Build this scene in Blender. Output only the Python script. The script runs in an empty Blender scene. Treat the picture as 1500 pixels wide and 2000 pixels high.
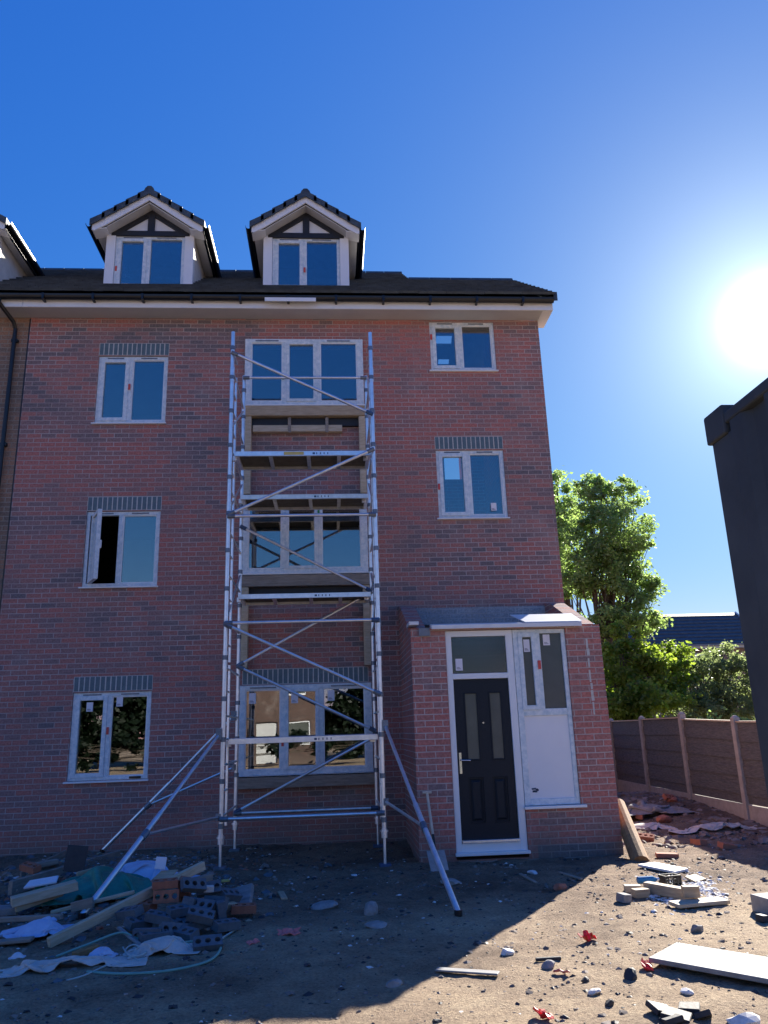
import bpy, bmesh, math, random
import numpy as np
from mathutils import Vector, Matrix, Euler

random.seed(7); rng = np.random.default_rng(7)
S = bpy.context.scene
COL = S.collection
rad = math.radians

# ------------------------------------------------------------------ camera geometry
F, CX, CY, CZ, YAW, PIT, ROL = 1502.9, 3.73155, -11.6887, 1.56327, .07332, .27471, -.03198
_cy, _sy, _cp, _sp, _cr, _sr = math.cos(YAW), math.sin(YAW), math.cos(PIT), math.sin(PIT), math.cos(ROL), math.sin(ROL)
FW = Vector((_sy*_cp, _cy*_cp, _sp)); RT0 = Vector((_cy, -_sy, 0)); UP0 = RT0.cross(FW)
RT = RT0*_cr + UP0*_sr; UP = UP0*_cr - RT0*_sr
O = Vector((CX, CY, CZ))
def ray(px, py): return (FW + RT*((px-750)/F) + UP*((1000-py)/F)).normalized()
def onY(px, py, y): d = ray(px, py); return O + d*((y-O.y)/d.y)
def onZ(px, py, z=0.0): d = ray(px, py); return O + d*((z-O.z)/d.z)

cd = bpy.data.cameras.new('camera'); cam = bpy.data.objects.new('camera', cd); COL.objects.link(cam)
cam.location = O
cam.rotation_euler = Matrix((RT, UP, -FW)).transposed().to_euler()
cd.sensor_fit = 'VERTICAL'; cd.sensor_height = 36.0; cd.lens = 36.0*F/2000.0
cd.clip_start = .05; cd.clip_end = 3000
S.camera = cam
S.view_settings.view_transform = 'Standard'; S.view_settings.look = 'None'
S.view_settings.exposure = 1.62; S.view_settings.gamma = 1.0

# ------------------------------------------------------------------ light
SD = ray(1502, 622)
EL = math.asin(SD.z); AZ = math.atan2(SD.x, SD.y)
w = bpy.data.worlds.new("World"); S.world = w; w.use_nodes = True
nt = w.node_tree; nt.nodes.clear()
def N(t, typ, **kw):
    n = t.nodes.new(typ)
    for k, v in kw.items(): setattr(n, k, v)
    return n
out = N(nt, 'ShaderNodeOutputWorld'); bg = N(nt, 'ShaderNodeBackground')
sky = N(nt, 'ShaderNodeTexSky', sky_type='NISHITA'); sky.sun_disc = False
sky.sun_elevation = EL; sky.sun_rotation = AZ
sky.altitude = 200; sky.air_density = 1.0; sky.dust_density = 0.0; sky.ozone_density = 5.0
# grade of the clear sky: deep polarised blue away from the sun, paler towards the horizon
spc = N(nt, 'ShaderNodeSeparateColor'); cmc = N(nt, 'ShaderNodeCombineColor'); nt.links.new(sky.outputs[0], spc.inputs[0])
for k_, (ex_, ml_) in enumerate(((1.6, .227), (.9, .57), (.4, 1.97))):
    pw_ = N(nt, 'ShaderNodeMath', operation='POWER'); nt.links.new(spc.outputs[k_], pw_.inputs[0]); pw_.inputs[1].default_value = ex_
    mu_ = N(nt, 'ShaderNodeMath', operation='MULTIPLY'); nt.links.new(pw_.outputs[0], mu_.inputs[0]); mu_.inputs[1].default_value = ml_
    nt.links.new(mu_.outputs[0], cmc.inputs[k_])
# the bright air around the sun and the sun itself (direction only, part of the sky)
tc = N(nt, 'ShaderNodeTexCoord'); dp = N(nt, 'ShaderNodeVectorMath', operation='DOT_PRODUCT')
nrm = N(nt, 'ShaderNodeVectorMath', operation='NORMALIZE')
nt.links.new(tc.outputs['Generated'], nrm.inputs[0]); nt.links.new(nrm.outputs[0], dp.inputs[0]); dp.inputs[1].default_value = SD
ac = N(nt, 'ShaderNodeMath', operation='ARCCOSINE'); nt.links.new(dp.outputs['Value'], ac.inputs[0])
def glow(width, amp, power):
    a = N(nt, 'ShaderNodeMath', operation='DIVIDE'); nt.links.new(ac.outputs[0], a.inputs[0]); a.inputs[1].default_value = rad(width)
    p = N(nt, 'ShaderNodeMath', operation='POWER'); nt.links.new(a.outputs[0], p.inputs[0]); p.inputs[1].default_value = power
    m = N(nt, 'ShaderNodeMath', operation='MULTIPLY'); nt.links.new(p.outputs[0], m.inputs[0]); m.inputs[1].default_value = -1
    e = N(nt, 'ShaderNodeMath', operation='EXPONENT'); nt.links.new(m.outputs[0], e.inputs[0])
    s = N(nt, 'ShaderNodeMath', operation='MULTIPLY'); nt.links.new(e.outputs[0], s.inputs[0]); s.inputs[1].default_value = amp
    return s.outputs[0]
g1 = glow(1.25, 60.0, 1.6); g2 = glow(10.5, 2.5, 1.0); g3 = glow(3.8, 5.0, 1.0)
ad = N(nt, 'ShaderNodeMath', operation='ADD'); nt.links.new(g1, ad.inputs[0]); nt.links.new(g3, ad.inputs[1])
gc = N(nt, 'ShaderNodeVectorMath', operation='SCALE'); gc.inputs[0].default_value = (0.82, 1.0, 0.98); nt.links.new(ad.outputs[0], gc.inputs['Scale'])
sm = N(nt, 'ShaderNodeVectorMath', operation='ADD'); ga = N(nt, 'ShaderNodeVectorMath', operation='SCALE'); ga.inputs[0].default_value = (1.0, .9, .4); nt.links.new(g2, ga.inputs['Scale'])
sm0 = N(nt, 'ShaderNodeVectorMath', operation='ADD'); nt.links.new(cmc.outputs[0], sm0.inputs[0]); nt.links.new(ga.outputs[0], sm0.inputs[1])
nt.links.new(sm0.outputs[0], sm.inputs[0]); nt.links.new(gc.outputs[0], sm.inputs[1])
nt.links.new(sm.outputs[0], bg.inputs['Color']); bg.inputs['Strength'].default_value = 0.070
nt.links.new(bg.outputs[0], out.inputs['Surface'])
sl = bpy.data.lights.new('sun', 'SUN'); sl.energy = 5.0; sl.angle = rad(.53); sl.color = (1, .93, .82)
so = bpy.data.objects.new('sun', sl); COL.objects.link(so); so.rotation_euler = SD.to_track_quat('Z', 'Y').to_euler(); so.location = (20, 20, 30)

# ------------------------------------------------------------------ materials
M = {}
def newmat(name):
    m = bpy.data.materials.new(name); m.use_nodes = True; t = m.node_tree
    b = t.nodes['Principled BSDF']; M[name] = m
    return m, t, b
def ramp(t, stops, interp='LINEAR'):
    r = N(t, 'ShaderNodeValToRGB'); r.color_ramp.interpolation = interp
    while len(r.color_ramp.elements) < len(stops): r.color_ramp.elements.new(.5)
    for e, (p, c) in zip(r.color_ramp.elements, stops): e.position = p; e.color = (*c, 1)
    return r
def mat(name, a, b=None, rough=.7, metal=0, sc=6, bump=.0, bsc=None, stretch=(1, 1, 1), spec=.5, detail=5):
    m, t, p = newmat(name)
    b = b or tuple(x*.7 for x in a)
    tcn = N(t, 'ShaderNodeTexCoord'); mp = N(t, 'ShaderNodeMapping'); mp.inputs['Scale'].default_value = stretch
    t.links.new(tcn.outputs['Object'], mp.inputs[0])
    no = N(t, 'ShaderNodeTexNoise'); no.inputs['Scale'].default_value = sc; no.inputs['Detail'].default_value = detail; no.inputs['Roughness'].default_value = .65
    t.links.new(mp.outputs[0], no.inputs[0])
    r = ramp(t, [(.32, b), (.68, a)]); t.links.new(no.outputs[0], r.inputs[0]); t.links.new(r.outputs[0], p.inputs['Base Color'])
    p.inputs['Roughness'].default_value = rough; p.inputs['Metallic'].default_value = metal; p.inputs['Specular IOR Level'].default_value = spec
    if bump:
        n2 = N(t, 'ShaderNodeTexNoise'); n2.inputs['Scale'].default_value = bsc or sc*4; n2.inputs['Detail'].default_value = 6
        t.links.new(mp.outputs[0], n2.inputs[0])
        bu = N(t, 'ShaderNodeBump'); bu.inputs['Strength'].default_value = bump; bu.inputs['Distance'].default_value = .01
        t.links.new(n2.outputs[0], bu.inputs['Height']); t.links.new(bu.outputs[0], p.inputs['Normal'])
    return m

def brickmat(name, stops, mortar, bands=True, mcol2=None, shift=0.0):
    m, t, p = newmat(name)
    g = N(t, 'ShaderNodeTexCoord'); sx = N(t, 'ShaderNodeSeparateXYZ'); t.links.new(g.outputs['Object'], sx.inputs[0])
    u = N(t, 'ShaderNodeMath', operation='ADD'); t.links.new(sx.outputs[0], u.inputs[0]); t.links.new(sx.outputs[1], u.inputs[1])
    cb = N(t, 'ShaderNodeCombineXYZ'); t.links.new(u.outputs[0], cb.inputs[0]); t.links.new(sx.outputs[2], cb.inputs[1])
    # brickwork is never ruled: let the joints wander a millimetre or two
    wn = N(t, 'ShaderNodeTexNoise'); wn.inputs['Scale'].default_value = 9; t.links.new(cb.outputs[0], wn.inputs[0])
    ws = N(t, 'ShaderNodeVectorMath', operation='MULTIPLY_ADD'); t.links.new(wn.outputs['Color'], ws.inputs[0]); ws.inputs[1].default_value = (.012, .006, 0); t.links.new(cb.outputs[0], ws.inputs[2])
    br = N(t, 'ShaderNodeTexBrick'); br.offset = .5
    t.links.new(ws.outputs[0], br.inputs['Vector'])
    br.inputs['Color1'].default_value = (0, 0, 0, 1); br.inputs['Color2'].default_value = (1, 1, 1, 1); br.inputs['Mortar'].default_value = (.5, .5, .5, 1)
    br.inputs['Scale'].default_value = 1; br.inputs['Mortar Size'].default_value = .0065; br.inputs['Mortar Smooth'].default_value = .25
    br.inputs['Bias'].default_value = 0; br.inputs['Brick Width'].default_value = .225; br.inputs['Row Height'].default_value = .075
    mp = N(t, 'ShaderNodeMapping'); mp.inputs['Scale'].default_value = (.22, .75, 1); t.links.new(cb.outputs[0], mp.inputs[0])
    n1 = N(t, 'ShaderNodeTexNoise'); n1.inputs['Scale'].default_value = 1.3; n1.inputs['Detail'].default_value = 4; t.links.new(mp.outputs[0], n1.inputs[0])
    mr = N(t, 'ShaderNodeMapRange'); mr.inputs['From Min'].default_value = .3; mr.inputs['From Max'].default_value = .7
    mr.inputs['To Min'].default_value = -.42+shift; mr.inputs['To Max'].default_value = .42+shift; t.links.new(n1.outputs[0], mr.inputs[0])
    ml = N(t, 'ShaderNodeMath', operation='MULTIPLY_ADD'); t.links.new(br.outputs['Color'], ml.inputs[0]); ml.inputs[1].default_value = .78; ml.inputs[2].default_value = .12
    sm_ = N(t, 'ShaderNodeMath', operation='ADD'); t.links.new(ml.outputs[0], sm_.inputs[0])
    if bands: t.links.new(mr.outputs[0], sm_.inputs[1])
    else: sm_.inputs[1].default_value = shift
    r = ramp(t, stops); t.links.new(sm_.outputs[0], r.inputs[0])
    n3 = N(t, 'ShaderNodeTexNoise'); n3.inputs['Scale'].default_value = 38; n3.inputs['Detail'].default_value = 5; t.links.new(g.outputs['Object'], n3.inputs[0])
    mm = N(t, 'ShaderNodeMix', data_type='RGBA', blend_type='MULTIPLY'); mm.inputs['Factor'].default_value = .8
    r3 = ramp(t, [(.3, (.62, .62, .62)), (.7, (1.2, 1.2, 1.2))]); t.links.new(n3.outputs[0], r3.inputs[0])
    t.links.new(r.outputs[0], mm.inputs['A']); t.links.new(r3.outputs[0], mm.inputs['B'])
    n4 = N(t, 'ShaderNodeTexNoise'); n4.inputs['Scale'].default_value = 1.1; n4.inputs['Detail'].default_value = 3; t.links.new(g.outputs['Object'], n4.inputs[0])
    rm = ramp(t, [(.35, mortar), (.65, mcol2 or tuple(x*.62 for x in mortar))]); t.links.new(n4.outputs[0], rm.inputs[0])
    mx = N(t, 'ShaderNodeMix', data_type='RGBA'); t.links.new(br.outputs['Fac'], mx.inputs['Factor']); t.links.new(mm.outputs['Result'], mx.inputs['A']); t.links.new(rm.outputs[0], mx.inputs['B'])
    n5 = N(t, 'ShaderNodeTexNoise'); n5.inputs['Scale'].default_value = .8; n5.inputs['Detail'].default_value = 8; n5.inputs['Roughness'].default_value = .7; t.links.new(g.outputs['Object'], n5.inputs[0])
    r5 = ramp(t, [(.56, (0, 0, 0)), (.74, (.38, .38, .38))]); t.links.new(n5.outputs[0], r5.inputs[0])
    m5 = N(t, 'ShaderNodeMix', data_type='RGBA'); t.links.new(r5.outputs[0], m5.inputs['Factor']); t.links.new(mx.outputs['Result'], m5.inputs['A']); m5.inputs['B'].default_value = (.46, .40, .37, 1)
    n6 = N(t, 'ShaderNodeTexNoise'); n6.inputs['Scale'].default_value = 1.7; n6.inputs['Detail'].default_value = 6; t.links.new(g.outputs['Object'], n6.inputs[0])
    a6 = N(t, 'ShaderNodeMath', operation='MULTIPLY_ADD'); t.links.new(n6.outputs[0], a6.inputs[0]); a6.inputs[1].default_value = 1.3; t.links.new(sx.outputs[2], a6.inputs[2])
    r6 = N(t, 'ShaderNodeMapRange'); r6.inputs['From Min'].default_value = .55; r6.inputs['From Max'].default_value = 1.2; r6.inputs['To Min'].default_value = .55; r6.inputs['To Max'].default_value = 0; t.links.new(a6.outputs[0], r6.inputs[0])
    m6 = N(t, 'ShaderNodeMix', data_type='RGBA'); t.links.new(r6.outputs[0], m6.inputs['Factor']); t.links.new(m5.outputs['Result'], m6.inputs['A']); m6.inputs['B'].default_value = (.16, .13, .11, 1)
    t.links.new(m6.outputs['Result'], p.inputs['Base Color']); p.inputs['Roughness'].default_value = .88; p.inputs['Specular IOR Level'].default_value = .3
    hm = N(t, 'ShaderNodeMath', operation='MULTIPLY_ADD'); t.links.new(br.outputs['Fac'], hm.inputs[0]); hm.inputs[1].default_value = -1; t.links.new(n3.outputs[0], hm.inputs[2])
    bu = N(t, 'ShaderNodeBump'); bu.inputs['Strength'].default_value = .55; bu.inputs['Distance'].default_value = .008
    t.links.new(hm.outputs[0], bu.inputs['Height']); t.links.new(bu.outputs[0], p.inputs['Normal'])
    return m
RED = [(0, (.48, .180, .150)), (.28, (.43, .183, .156)), (.5, (.37, .185, .165)), (.72, (.30, .185, .175)), (1, (.19, .155, .160))]
brickmat('red_brick', RED, (.48, .40, .375), mcol2=(.34, .26, .245))
brickmat('porch_brick', RED, (.52, .44, .41), shift=-.20)
brickmat('old_brick', [(0, (.36, .20, .13)), (.5, (.28, .18, .13)), (1, (.20, .15, .12))], (.36, .32, .26))
brickmat('blue_brick', [(0, (.10, .115, .135)), (1, (.165, .175, .19))], (.36, .36, .36), bands=False)
brickmat('grey_brick', [(0, (.25, .28, .32)), (1, (.34, .37, .40))], (.5, .5, .5), bands=False)
brickmat('far_brick', [(0, (.13, .075, .06)), (1, (.09, .058, .05))], (.15, .13, .12))
mat('slate_soldier', (.12, .175, .195), (.08, .12, .14), rough=.55, sc=14, bump=.2)
mat('mortar', (.60, .58, .54), (.46, .44, .41), rough=.95, sc=20, bump=.3)
mat('upvc', (.80, .81, .82), (.74, .76, .78), rough=.32, sc=3)
mat('taped_upvc', (.80, .83, .84), (.46, .57, .64), rough=.45, sc=16, detail=8)
mat('white_panel', (.80, .80, .82), (.76, .76, .79), rough=.4, sc=2)
mat('white_board', (.75, .76, .76), (.66, .67, .68), rough=.5, sc=4)
mat('render_white', (.72, .70, .65), (.60, .58, .53), rough=.9, sc=7, bump=.15)
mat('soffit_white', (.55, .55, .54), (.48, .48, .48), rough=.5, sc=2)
mat('black_plastic', (.012, .013, .015), (.008, .008, .01), rough=.35, sc=5)
mat('black_wood', (.018, .018, .02), (.01, .01, .012), rough=.55, sc=9)
mat('roof_tile', (.065, .088, .11), (.026, .036, .048), rough=.6, sc=5, bump=.25, bsc=40)
mat('door_black', (.014, .020, .028), (.010, .015, .022), rough=.5, sc=40, bump=.06, spec=.25)
mat('chrome', (.75, .75, .76), rough=.2, metal=1, sc=4)
mat('aluminium', (.90, .90, .91), (.70, .71, .73), rough=.42, metal=1, sc=9, bump=.05)
mat('deck_board', (.13, .11, .075), (.07, .06, .04), rough=.8, sc=9, bump=.2)
mat('coupler_grey', (.22, .25, .29), (.14, .16, .19), rough=.5, metal=.6, sc=12)
mat('coupler_blue', (.05, .10, .20), (.03, .06, .12), rough=.5, sc=9)
mat('yellow_sticker', (.62, .48, .12), (.5, .40, .15), rough=.6, sc=9)
mat('pine', (.52, .40, .26), (.36, .26, .16), rough=.75, sc=3, stretch=(2, 14, 14), bump=.15)
mat('pale_pine', (.60, .50, .36), (.44, .35, .23), rough=.75, sc=3, stretch=(2, 14, 14), bump=.15)
mat('old_timber', (.36, .30, .24), (.22, .18, .145), rough=.85, sc=3, stretch=(2, 14, 14), bump=.3)
mat('orange_timber', (.42, .22, .085), (.25, .12, .05), rough=.8, sc=3, stretch=(6, 6, 1), bump=.3)
mat('lead_grey', (.20, .23, .26), (.14, .16, .19), rough=.6, sc=6)
mat('paper', (.78, .76, .80), (.72, .70, .76), rough=.8, sc=20)
mat('print', (.10, .10, .16), rough=.8)
mat('red_sticker', (.65, .09, .07), (.55, .07, .06), rough=.6)
mat('green_mark', (.05, .35, .10), rough=.7)
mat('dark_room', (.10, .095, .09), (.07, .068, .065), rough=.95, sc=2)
mat('plaster_pink', (.42, .33, .30), (.34, .27, .25), rough=.95, sc=2)
mat('concrete', (.46, .42, .37), (.33, .30, .26), rough=.9, sc=9, bump=.3)
mat('fence_wood', (.17, .165, .155), (.075, .074, .072), rough=.85, sc=4, stretch=(2, 2, 18), bump=.5)
mat('dark_fence', (.03, .032, .034), (.018, .02, .022), rough=.85, sc=4, bump=.3)
mat('steel_dark', (.075, .085, .09), (.04, .046, .05), rough=.7, sc=2.2, bump=.2, detail=8)
mat('red_plastic', (.75, .035, .02), (.60, .03, .02), rough=.4, sc=9)
mat('pink_plastic', (.72, .22, .20), (.60, .16, .15), rough=.5, sc=9)
mat('white_sack', (.72, .74, .78), (.52, .54, .60), rough=.75, sc=9, bump=.4)
mat('cream_sack', (.66, .60, .54), (.46, .42, .38), rough=.8, sc=9, bump=.4)
mat('blue_sack', (.52, .60, .76), (.38, .46, .64), rough=.75, sc=9, bump=.4)
mat('green_sheet', (.02, .27, .20), (.012, .15, .12), rough=.5, sc=8, bump=.5)
mat('terracotta', (.44, .17, .10), (.32, .12, .075), rough=.9, sc=14, bump=.3)
mat('engineering_blue', (.13, .16, .185), (.07, .09, .11), rough=.75, sc=10, bump=.25)
mat('stone_grey', (.34, .33, .32), (.20, .19, .18), rough=.9, sc=9, bump=.4)
mat('dark_slate', (.045, .045, .05), (.025, .025, .03), rough=.7, sc=9, bump=.3)
mat('grey_board', (.31, .31, .31), (.17, .17, .17), rough=.75, sc=5, stretch=(1, 6, 1), bump=.15)
mat('cable_green', (.20, .42, .36), (.15, .32, .28), rough=.5)
mat('cable_pale', (.50, .55, .52), (.36, .42, .40), rough=.5)
mat('blue_bottle', (.05, .22, .42), (.03, .15, .32), rough=.2)
mat('crumb_white', (.80, .78, .76), (.60, .58, .55), rough=.9, sc=30)
mat('stone_mix', (.30, .25, .21), (.10, .085, .08), rough=.95, sc=1.7, detail=2)
mat('bark', (.11, .085, .065), (.06, .047, .037), rough=.95, sc=5, stretch=(4, 4, 1), bump=.6)
mat('spade_wood', (.62, .54, .44), (.50, .42, .33), rough=.6, sc=9)
mat('spade_steel', (.48, .42, .38), (.36, .31, .28), rough=.6, metal=.2, sc=8)

def leafmat(name, c1, c2, tr):
    m, t, p = newmat(name)
    g = N(t, 'ShaderNodeTexCoord'); no = N(t, 'ShaderNodeTexNoise'); no.inputs['Scale'].default_value = 1.6; no.inputs['Detail'].default_value = 6
    t.links.new(g.outputs['Object'], no.inputs[0]); r = ramp(t, [(.35, c1), (.65, c2)]); t.links.new(no.outputs[0], r.inputs[0])
    t.links.new(r.outputs[0], p.inputs['Base Color']); p.inputs['Roughness'].default_value = .5
    tl = N(t, 'ShaderNodeBsdfTranslucent'); mlt = N(t, 'ShaderNodeMix', data_type='RGBA', blend_type='MULTIPLY'); mlt.inputs['Factor'].default_value = 1
    t.links.new(r.outputs[0], mlt.inputs['A']); mlt.inputs['B'].default_value = (*tr, 1); t.links.new(mlt.outputs['Result'], tl.inputs[0])
    mx = N(t, 'ShaderNodeMixShader'); mx.inputs[0].default_value = .6
    t.links.new(p.outputs[0], mx.inputs[1]); t.links.new(tl.outputs[0], mx.inputs[2]); t.links.new(mx.outputs[0], t.nodes['Material Output'].inputs[0])
leafmat('leaf_mid', (.13, .175, .085), (.24, .29, .14), (1.9, 2.2, 1.2))
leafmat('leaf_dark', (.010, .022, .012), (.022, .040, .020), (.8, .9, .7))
leafmat('leaf_light', (.11, .15, .035), (.20, .25, .06), (2.1, 2.3, 1.0))
leafmat('leaf_dusty', (.11, .14, .07), (.20, .23, .12), (1.9, 2.0, 1.5))

def glassmat(name, tint=(.9, .95, .95), refl=1.0, frost=0.0):
    m, t, p = newmat(name)
    t.nodes.remove(p)
    tr = N(t, 'ShaderNodeBsdfTransparent'); tr.inputs[0].default_value = (*tint, 1)
    gl = N(t, 'ShaderNodeBsdfGlossy'); gl.inputs['Roughness'].default_value = frost; gl.inputs['Color'].default_value = (refl, refl, refl, 1)
    fr = N(t, 'ShaderNodeFresnel'); fr.inputs['IOR'].default_value = 1.55
    k = N(t, 'ShaderNodeMath', operation='MULTIPLY_ADD'); t.links.new(fr.outputs[0], k.inputs[0]); k.inputs[1].default_value = 1.9; k.inputs[2].default_value = .085; k.use_clamp = True
    # panes are never dead flat
    g = N(t, 'ShaderNodeTexCoord'); no = N(t, 'ShaderNodeTexNoise'); no.inputs['Scale'].default_value = 1.1; t.links.new(g.outputs['Object'], no.inputs[0])
    bu = N(t, 'ShaderNodeBump'); bu.inputs['Strength'].default_value = .012; bu.inputs['Distance'].default_value = .05; t.links.new(no.outputs[0], bu.inputs['Height'])
    t.links.new(bu.outputs[0], gl.inputs['Normal'])
    mx = N(t, 'ShaderNodeMixShader'); t.links.new(k.outputs[0], mx.inputs[0]); t.links.new(tr.outputs[0], mx.inputs[1]); t.links.new(gl.outputs[0], mx.inputs[2])
    t.links.new(mx.outputs[0], t.nodes['Material Output'].inputs[0])
glassmat('glass', (.75, .8, .8)); glassmat('obscure_clear', (.30, .34, .32), frost=.16)
def frosted(name, c):
    m = mat(name, c, tuple(x*.8 for x in c), rough=.18, sc=3)
frosted('obscure_glass', (.10, .11, .10))

def soilmat():
    m, t, p = newmat('soil')
    g = N(t, 'ShaderNodeTexCoord')
    def noise(sc, det, rg=.6):
        n = N(t, 'ShaderNodeTexNoise'); n.inputs['Scale'].default_value = sc; n.inputs['Detail'].default_value = det; n.inputs['Roughness'].default_value = rg
        t.links.new(g.outputs['Object'], n.inputs[0]); return n
    n1 = noise(.8, 8, .68); n2 = noise(4, 10, .75); n3 = noise(45, 6, .75)
    r1 = ramp(t, [(.3, (.30, .225, .16)), (.5, (.43, .335, .235)), (.7, (.53, .43, .30))]); t.links.new(n2.outputs[0], r1.inputs[0])
    r2 = ramp(t, [(.34, (.50, .46, .46)), (.47, (.86, .82, .80)), (.60, (1.10, 1.07, 1.02))]); t.links.new(n1.outputs[0], r2.inputs[0])
    m1 = N(t, 'ShaderNodeMix', data_type='RGBA', blend_type='MULTIPLY'); m1.inputs['Factor'].default_value = .95
    t.links.new(r1.outputs[0], m1.inputs['A']); t.links.new(r2.outputs[0], m1.inputs['B'])
    r3 = ramp(t, [(.33, (.42, .40, .40)), (.55, (1, 1, 1)), (.75, (1.35, 1.28, 1.2))]); t.links.new(n3.outputs[0], r3.inputs[0])
    m2 = N(t, 'ShaderNodeMix', data_type='RGBA', blend_type='MULTIPLY'); m2.inputs['Factor'].default_value = .8
    t.links.new(m1.outputs['Result'], m2.inputs['A']); t.links.new(r3.outputs[0], m2.inputs['B'])
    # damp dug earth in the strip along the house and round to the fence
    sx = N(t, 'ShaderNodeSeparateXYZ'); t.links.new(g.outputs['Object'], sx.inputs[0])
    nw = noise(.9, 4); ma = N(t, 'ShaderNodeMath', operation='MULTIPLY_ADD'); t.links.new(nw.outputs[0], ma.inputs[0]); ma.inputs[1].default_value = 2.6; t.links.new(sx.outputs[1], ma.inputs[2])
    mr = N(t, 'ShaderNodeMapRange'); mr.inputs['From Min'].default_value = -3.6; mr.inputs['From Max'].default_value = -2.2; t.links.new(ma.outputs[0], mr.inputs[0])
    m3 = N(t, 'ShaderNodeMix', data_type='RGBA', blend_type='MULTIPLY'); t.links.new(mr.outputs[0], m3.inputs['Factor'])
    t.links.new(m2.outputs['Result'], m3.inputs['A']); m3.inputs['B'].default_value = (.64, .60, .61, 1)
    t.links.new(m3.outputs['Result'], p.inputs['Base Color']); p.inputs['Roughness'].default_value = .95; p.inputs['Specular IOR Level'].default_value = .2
    ad_ = N(t, 'ShaderNodeMath', operation='MULTIPLY_ADD'); t.links.new(n2.outputs[0], ad_.inputs[0]); ad_.inputs[1].default_value = 1.5; t.links.new(n3.outputs[0], ad_.inputs[2])
    bu = N(t, 'ShaderNodeBump'); bu.inputs['Strength'].default_value = .9; bu.inputs['Distance'].default_value = .03
    t.links.new(ad_.outputs[0], bu.inputs['Height']); t.links.new(bu.outputs[0], p.inputs['Normal'])
soilmat()

# ------------------------------------------------------------------ mesh builder
class MB:
    def __init__(s): s.v = []; s.f = []
    def add(s, vs, fs):
        b = len(s.v); s.v += [tuple(v) for v in vs]; s.f += [tuple(b+i for i in f) for f in fs]; return s
    def box(s, x0, x1, y0, y1, z0, z1):
        return s.add([(x0, y0, z0), (x1, y0, z0), (x1, y1, z0), (x0, y1, z0), (x0, y0, z1), (x1, y0, z1), (x1, y1, z1), (x0, y1, z1)],
                     [(0, 3, 2, 1), (4, 5, 6, 7), (0, 1, 5, 4), (1, 2, 6, 5), (2, 3, 7, 6), (3, 0, 4, 7)])
    def hexa(s, p):   # 8 points: bottom 4, top 4
        return s.add(p, [(0, 3, 2, 1), (4, 5, 6, 7), (0, 1, 5, 4), (1, 2, 6, 5), (2, 3, 7, 6), (3, 0, 4, 7)])
    def beam(s, a, b, w, h, up=(0, 0, 1)):
        a = Vector(a); b = Vector(b); d = (b-a).normalized(); u = Vector(up)
        r = d.cross(u)
        if r.length < 1e-4: r = d.cross(Vector((1, 0, 0)))
        r.normalize(); u = r.cross(d)
        q = lambda c, i, j: c + r*(w/2*i) + u*(h/2*j)
        return s.hexa([q(a, -1, -1), q(a, 1, -1), q(b, 1, -1), q(b, -1, -1), q(a, -1, 1), q(a, 1, 1), q(b, 1, 1), q(b, -1, 1)])
    def tube(s, pts, r, n=10, cap=True):
        pts = [Vector(p) for p in pts]; rs = r if isinstance(r, (list, tuple)) else [r]*len(pts)
        base = len(s.v); prev = None
        for i, p in enumerate(pts):
            d = (pts[min(i+1, len(pts)-1)] - pts[max(i-1, 0)]).normalized()
            if prev is None:
                a = d.cross(Vector((0, 0, 1)))
                if a.length < 1e-3: a = d.cross(Vector((1, 0, 0)))
                a.normalize()
            else: a = (prev - d*prev.dot(d)).normalized()
            prev = a; b = d.cross(a)
            for k in range(n):
                an = 2*math.pi*k/n; s.v.append(tuple(p + (a*math.cos(an)+b*math.sin(an))*rs[i]))
        for i in range(len(pts)-1):
            for k in range(n):
                k2 = (k+1) % n; s.f.append((base+i*n+k, base+i*n+k2, base+(i+1)*n+k2, base+(i+1)*n+k))
        if cap:
            s.f.append(tuple(base+k for k in range(n-1, -1, -1))); e = base+(len(pts)-1)*n; s.f.append(tuple(e+k for k in range(n)))
        return s
    def prism(s, poly, dvec):     # planar polygon extruded by a vector
        n = len(poly); dv = Vector(dvec); a = [Vector(p) for p in poly]
        return s.add(a + [p+dv for p in a], [tuple(range(n-1, -1, -1)), tuple(range(n, 2*n))] + [(i, (i+1) % n, n+(i+1) % n, n+i) for i in range(n)])
    def build(s, name, m, parent=None, bev=0, smooth=False, loc=None):
        me = bpy.data.meshes.new(name); me.from_pydata(s.v, [], s.f); me.update()
        bm = bmesh.new(); bm.from_mesh(me); bmesh.ops.recalc_face_normals(bm, faces=bm.faces[:]); bm.to_mesh(me); bm.free()
        me.materials.append(M[m])
        if smooth:
            me.polygons.foreach_set('use_smooth', [True]*len(me.polygons))
        o = bpy.data.objects.new(name, me); COL.objects.link(o)
        if parent is not None:
            o.parent = parent
            q = parent; off = Vector((0, 0, 0))
            while q is not None: off += q.location; q = q.parent
            o.location = -off if loc is None else Vector(loc)
        elif loc is not None: o.location = loc
        if bev:
            bv = o.modifiers.new('bevel', 'BEVEL'); bv.width = bev; bv.segments = 1 if bev < .006 else 2; bv.limit_method = 'ANGLE'; bv.angle_limit = rad(40)
        if smooth == 'angle':
            pass
        return o
def tag(o, label=None, cat=None, group=None, kind=None):
    if label: o['label'] = label
    if cat: o['category'] = cat
    if group: o['group'] = group
    if kind: o['kind'] = kind
    return o
def empty(name, loc, label=None, cat=None, group=None):
    o = bpy.data.objects.new(name, None); COL.objects.link(o); o.location = loc; o.empty_display_size = .2
    return tag(o, label, cat, group)

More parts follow.
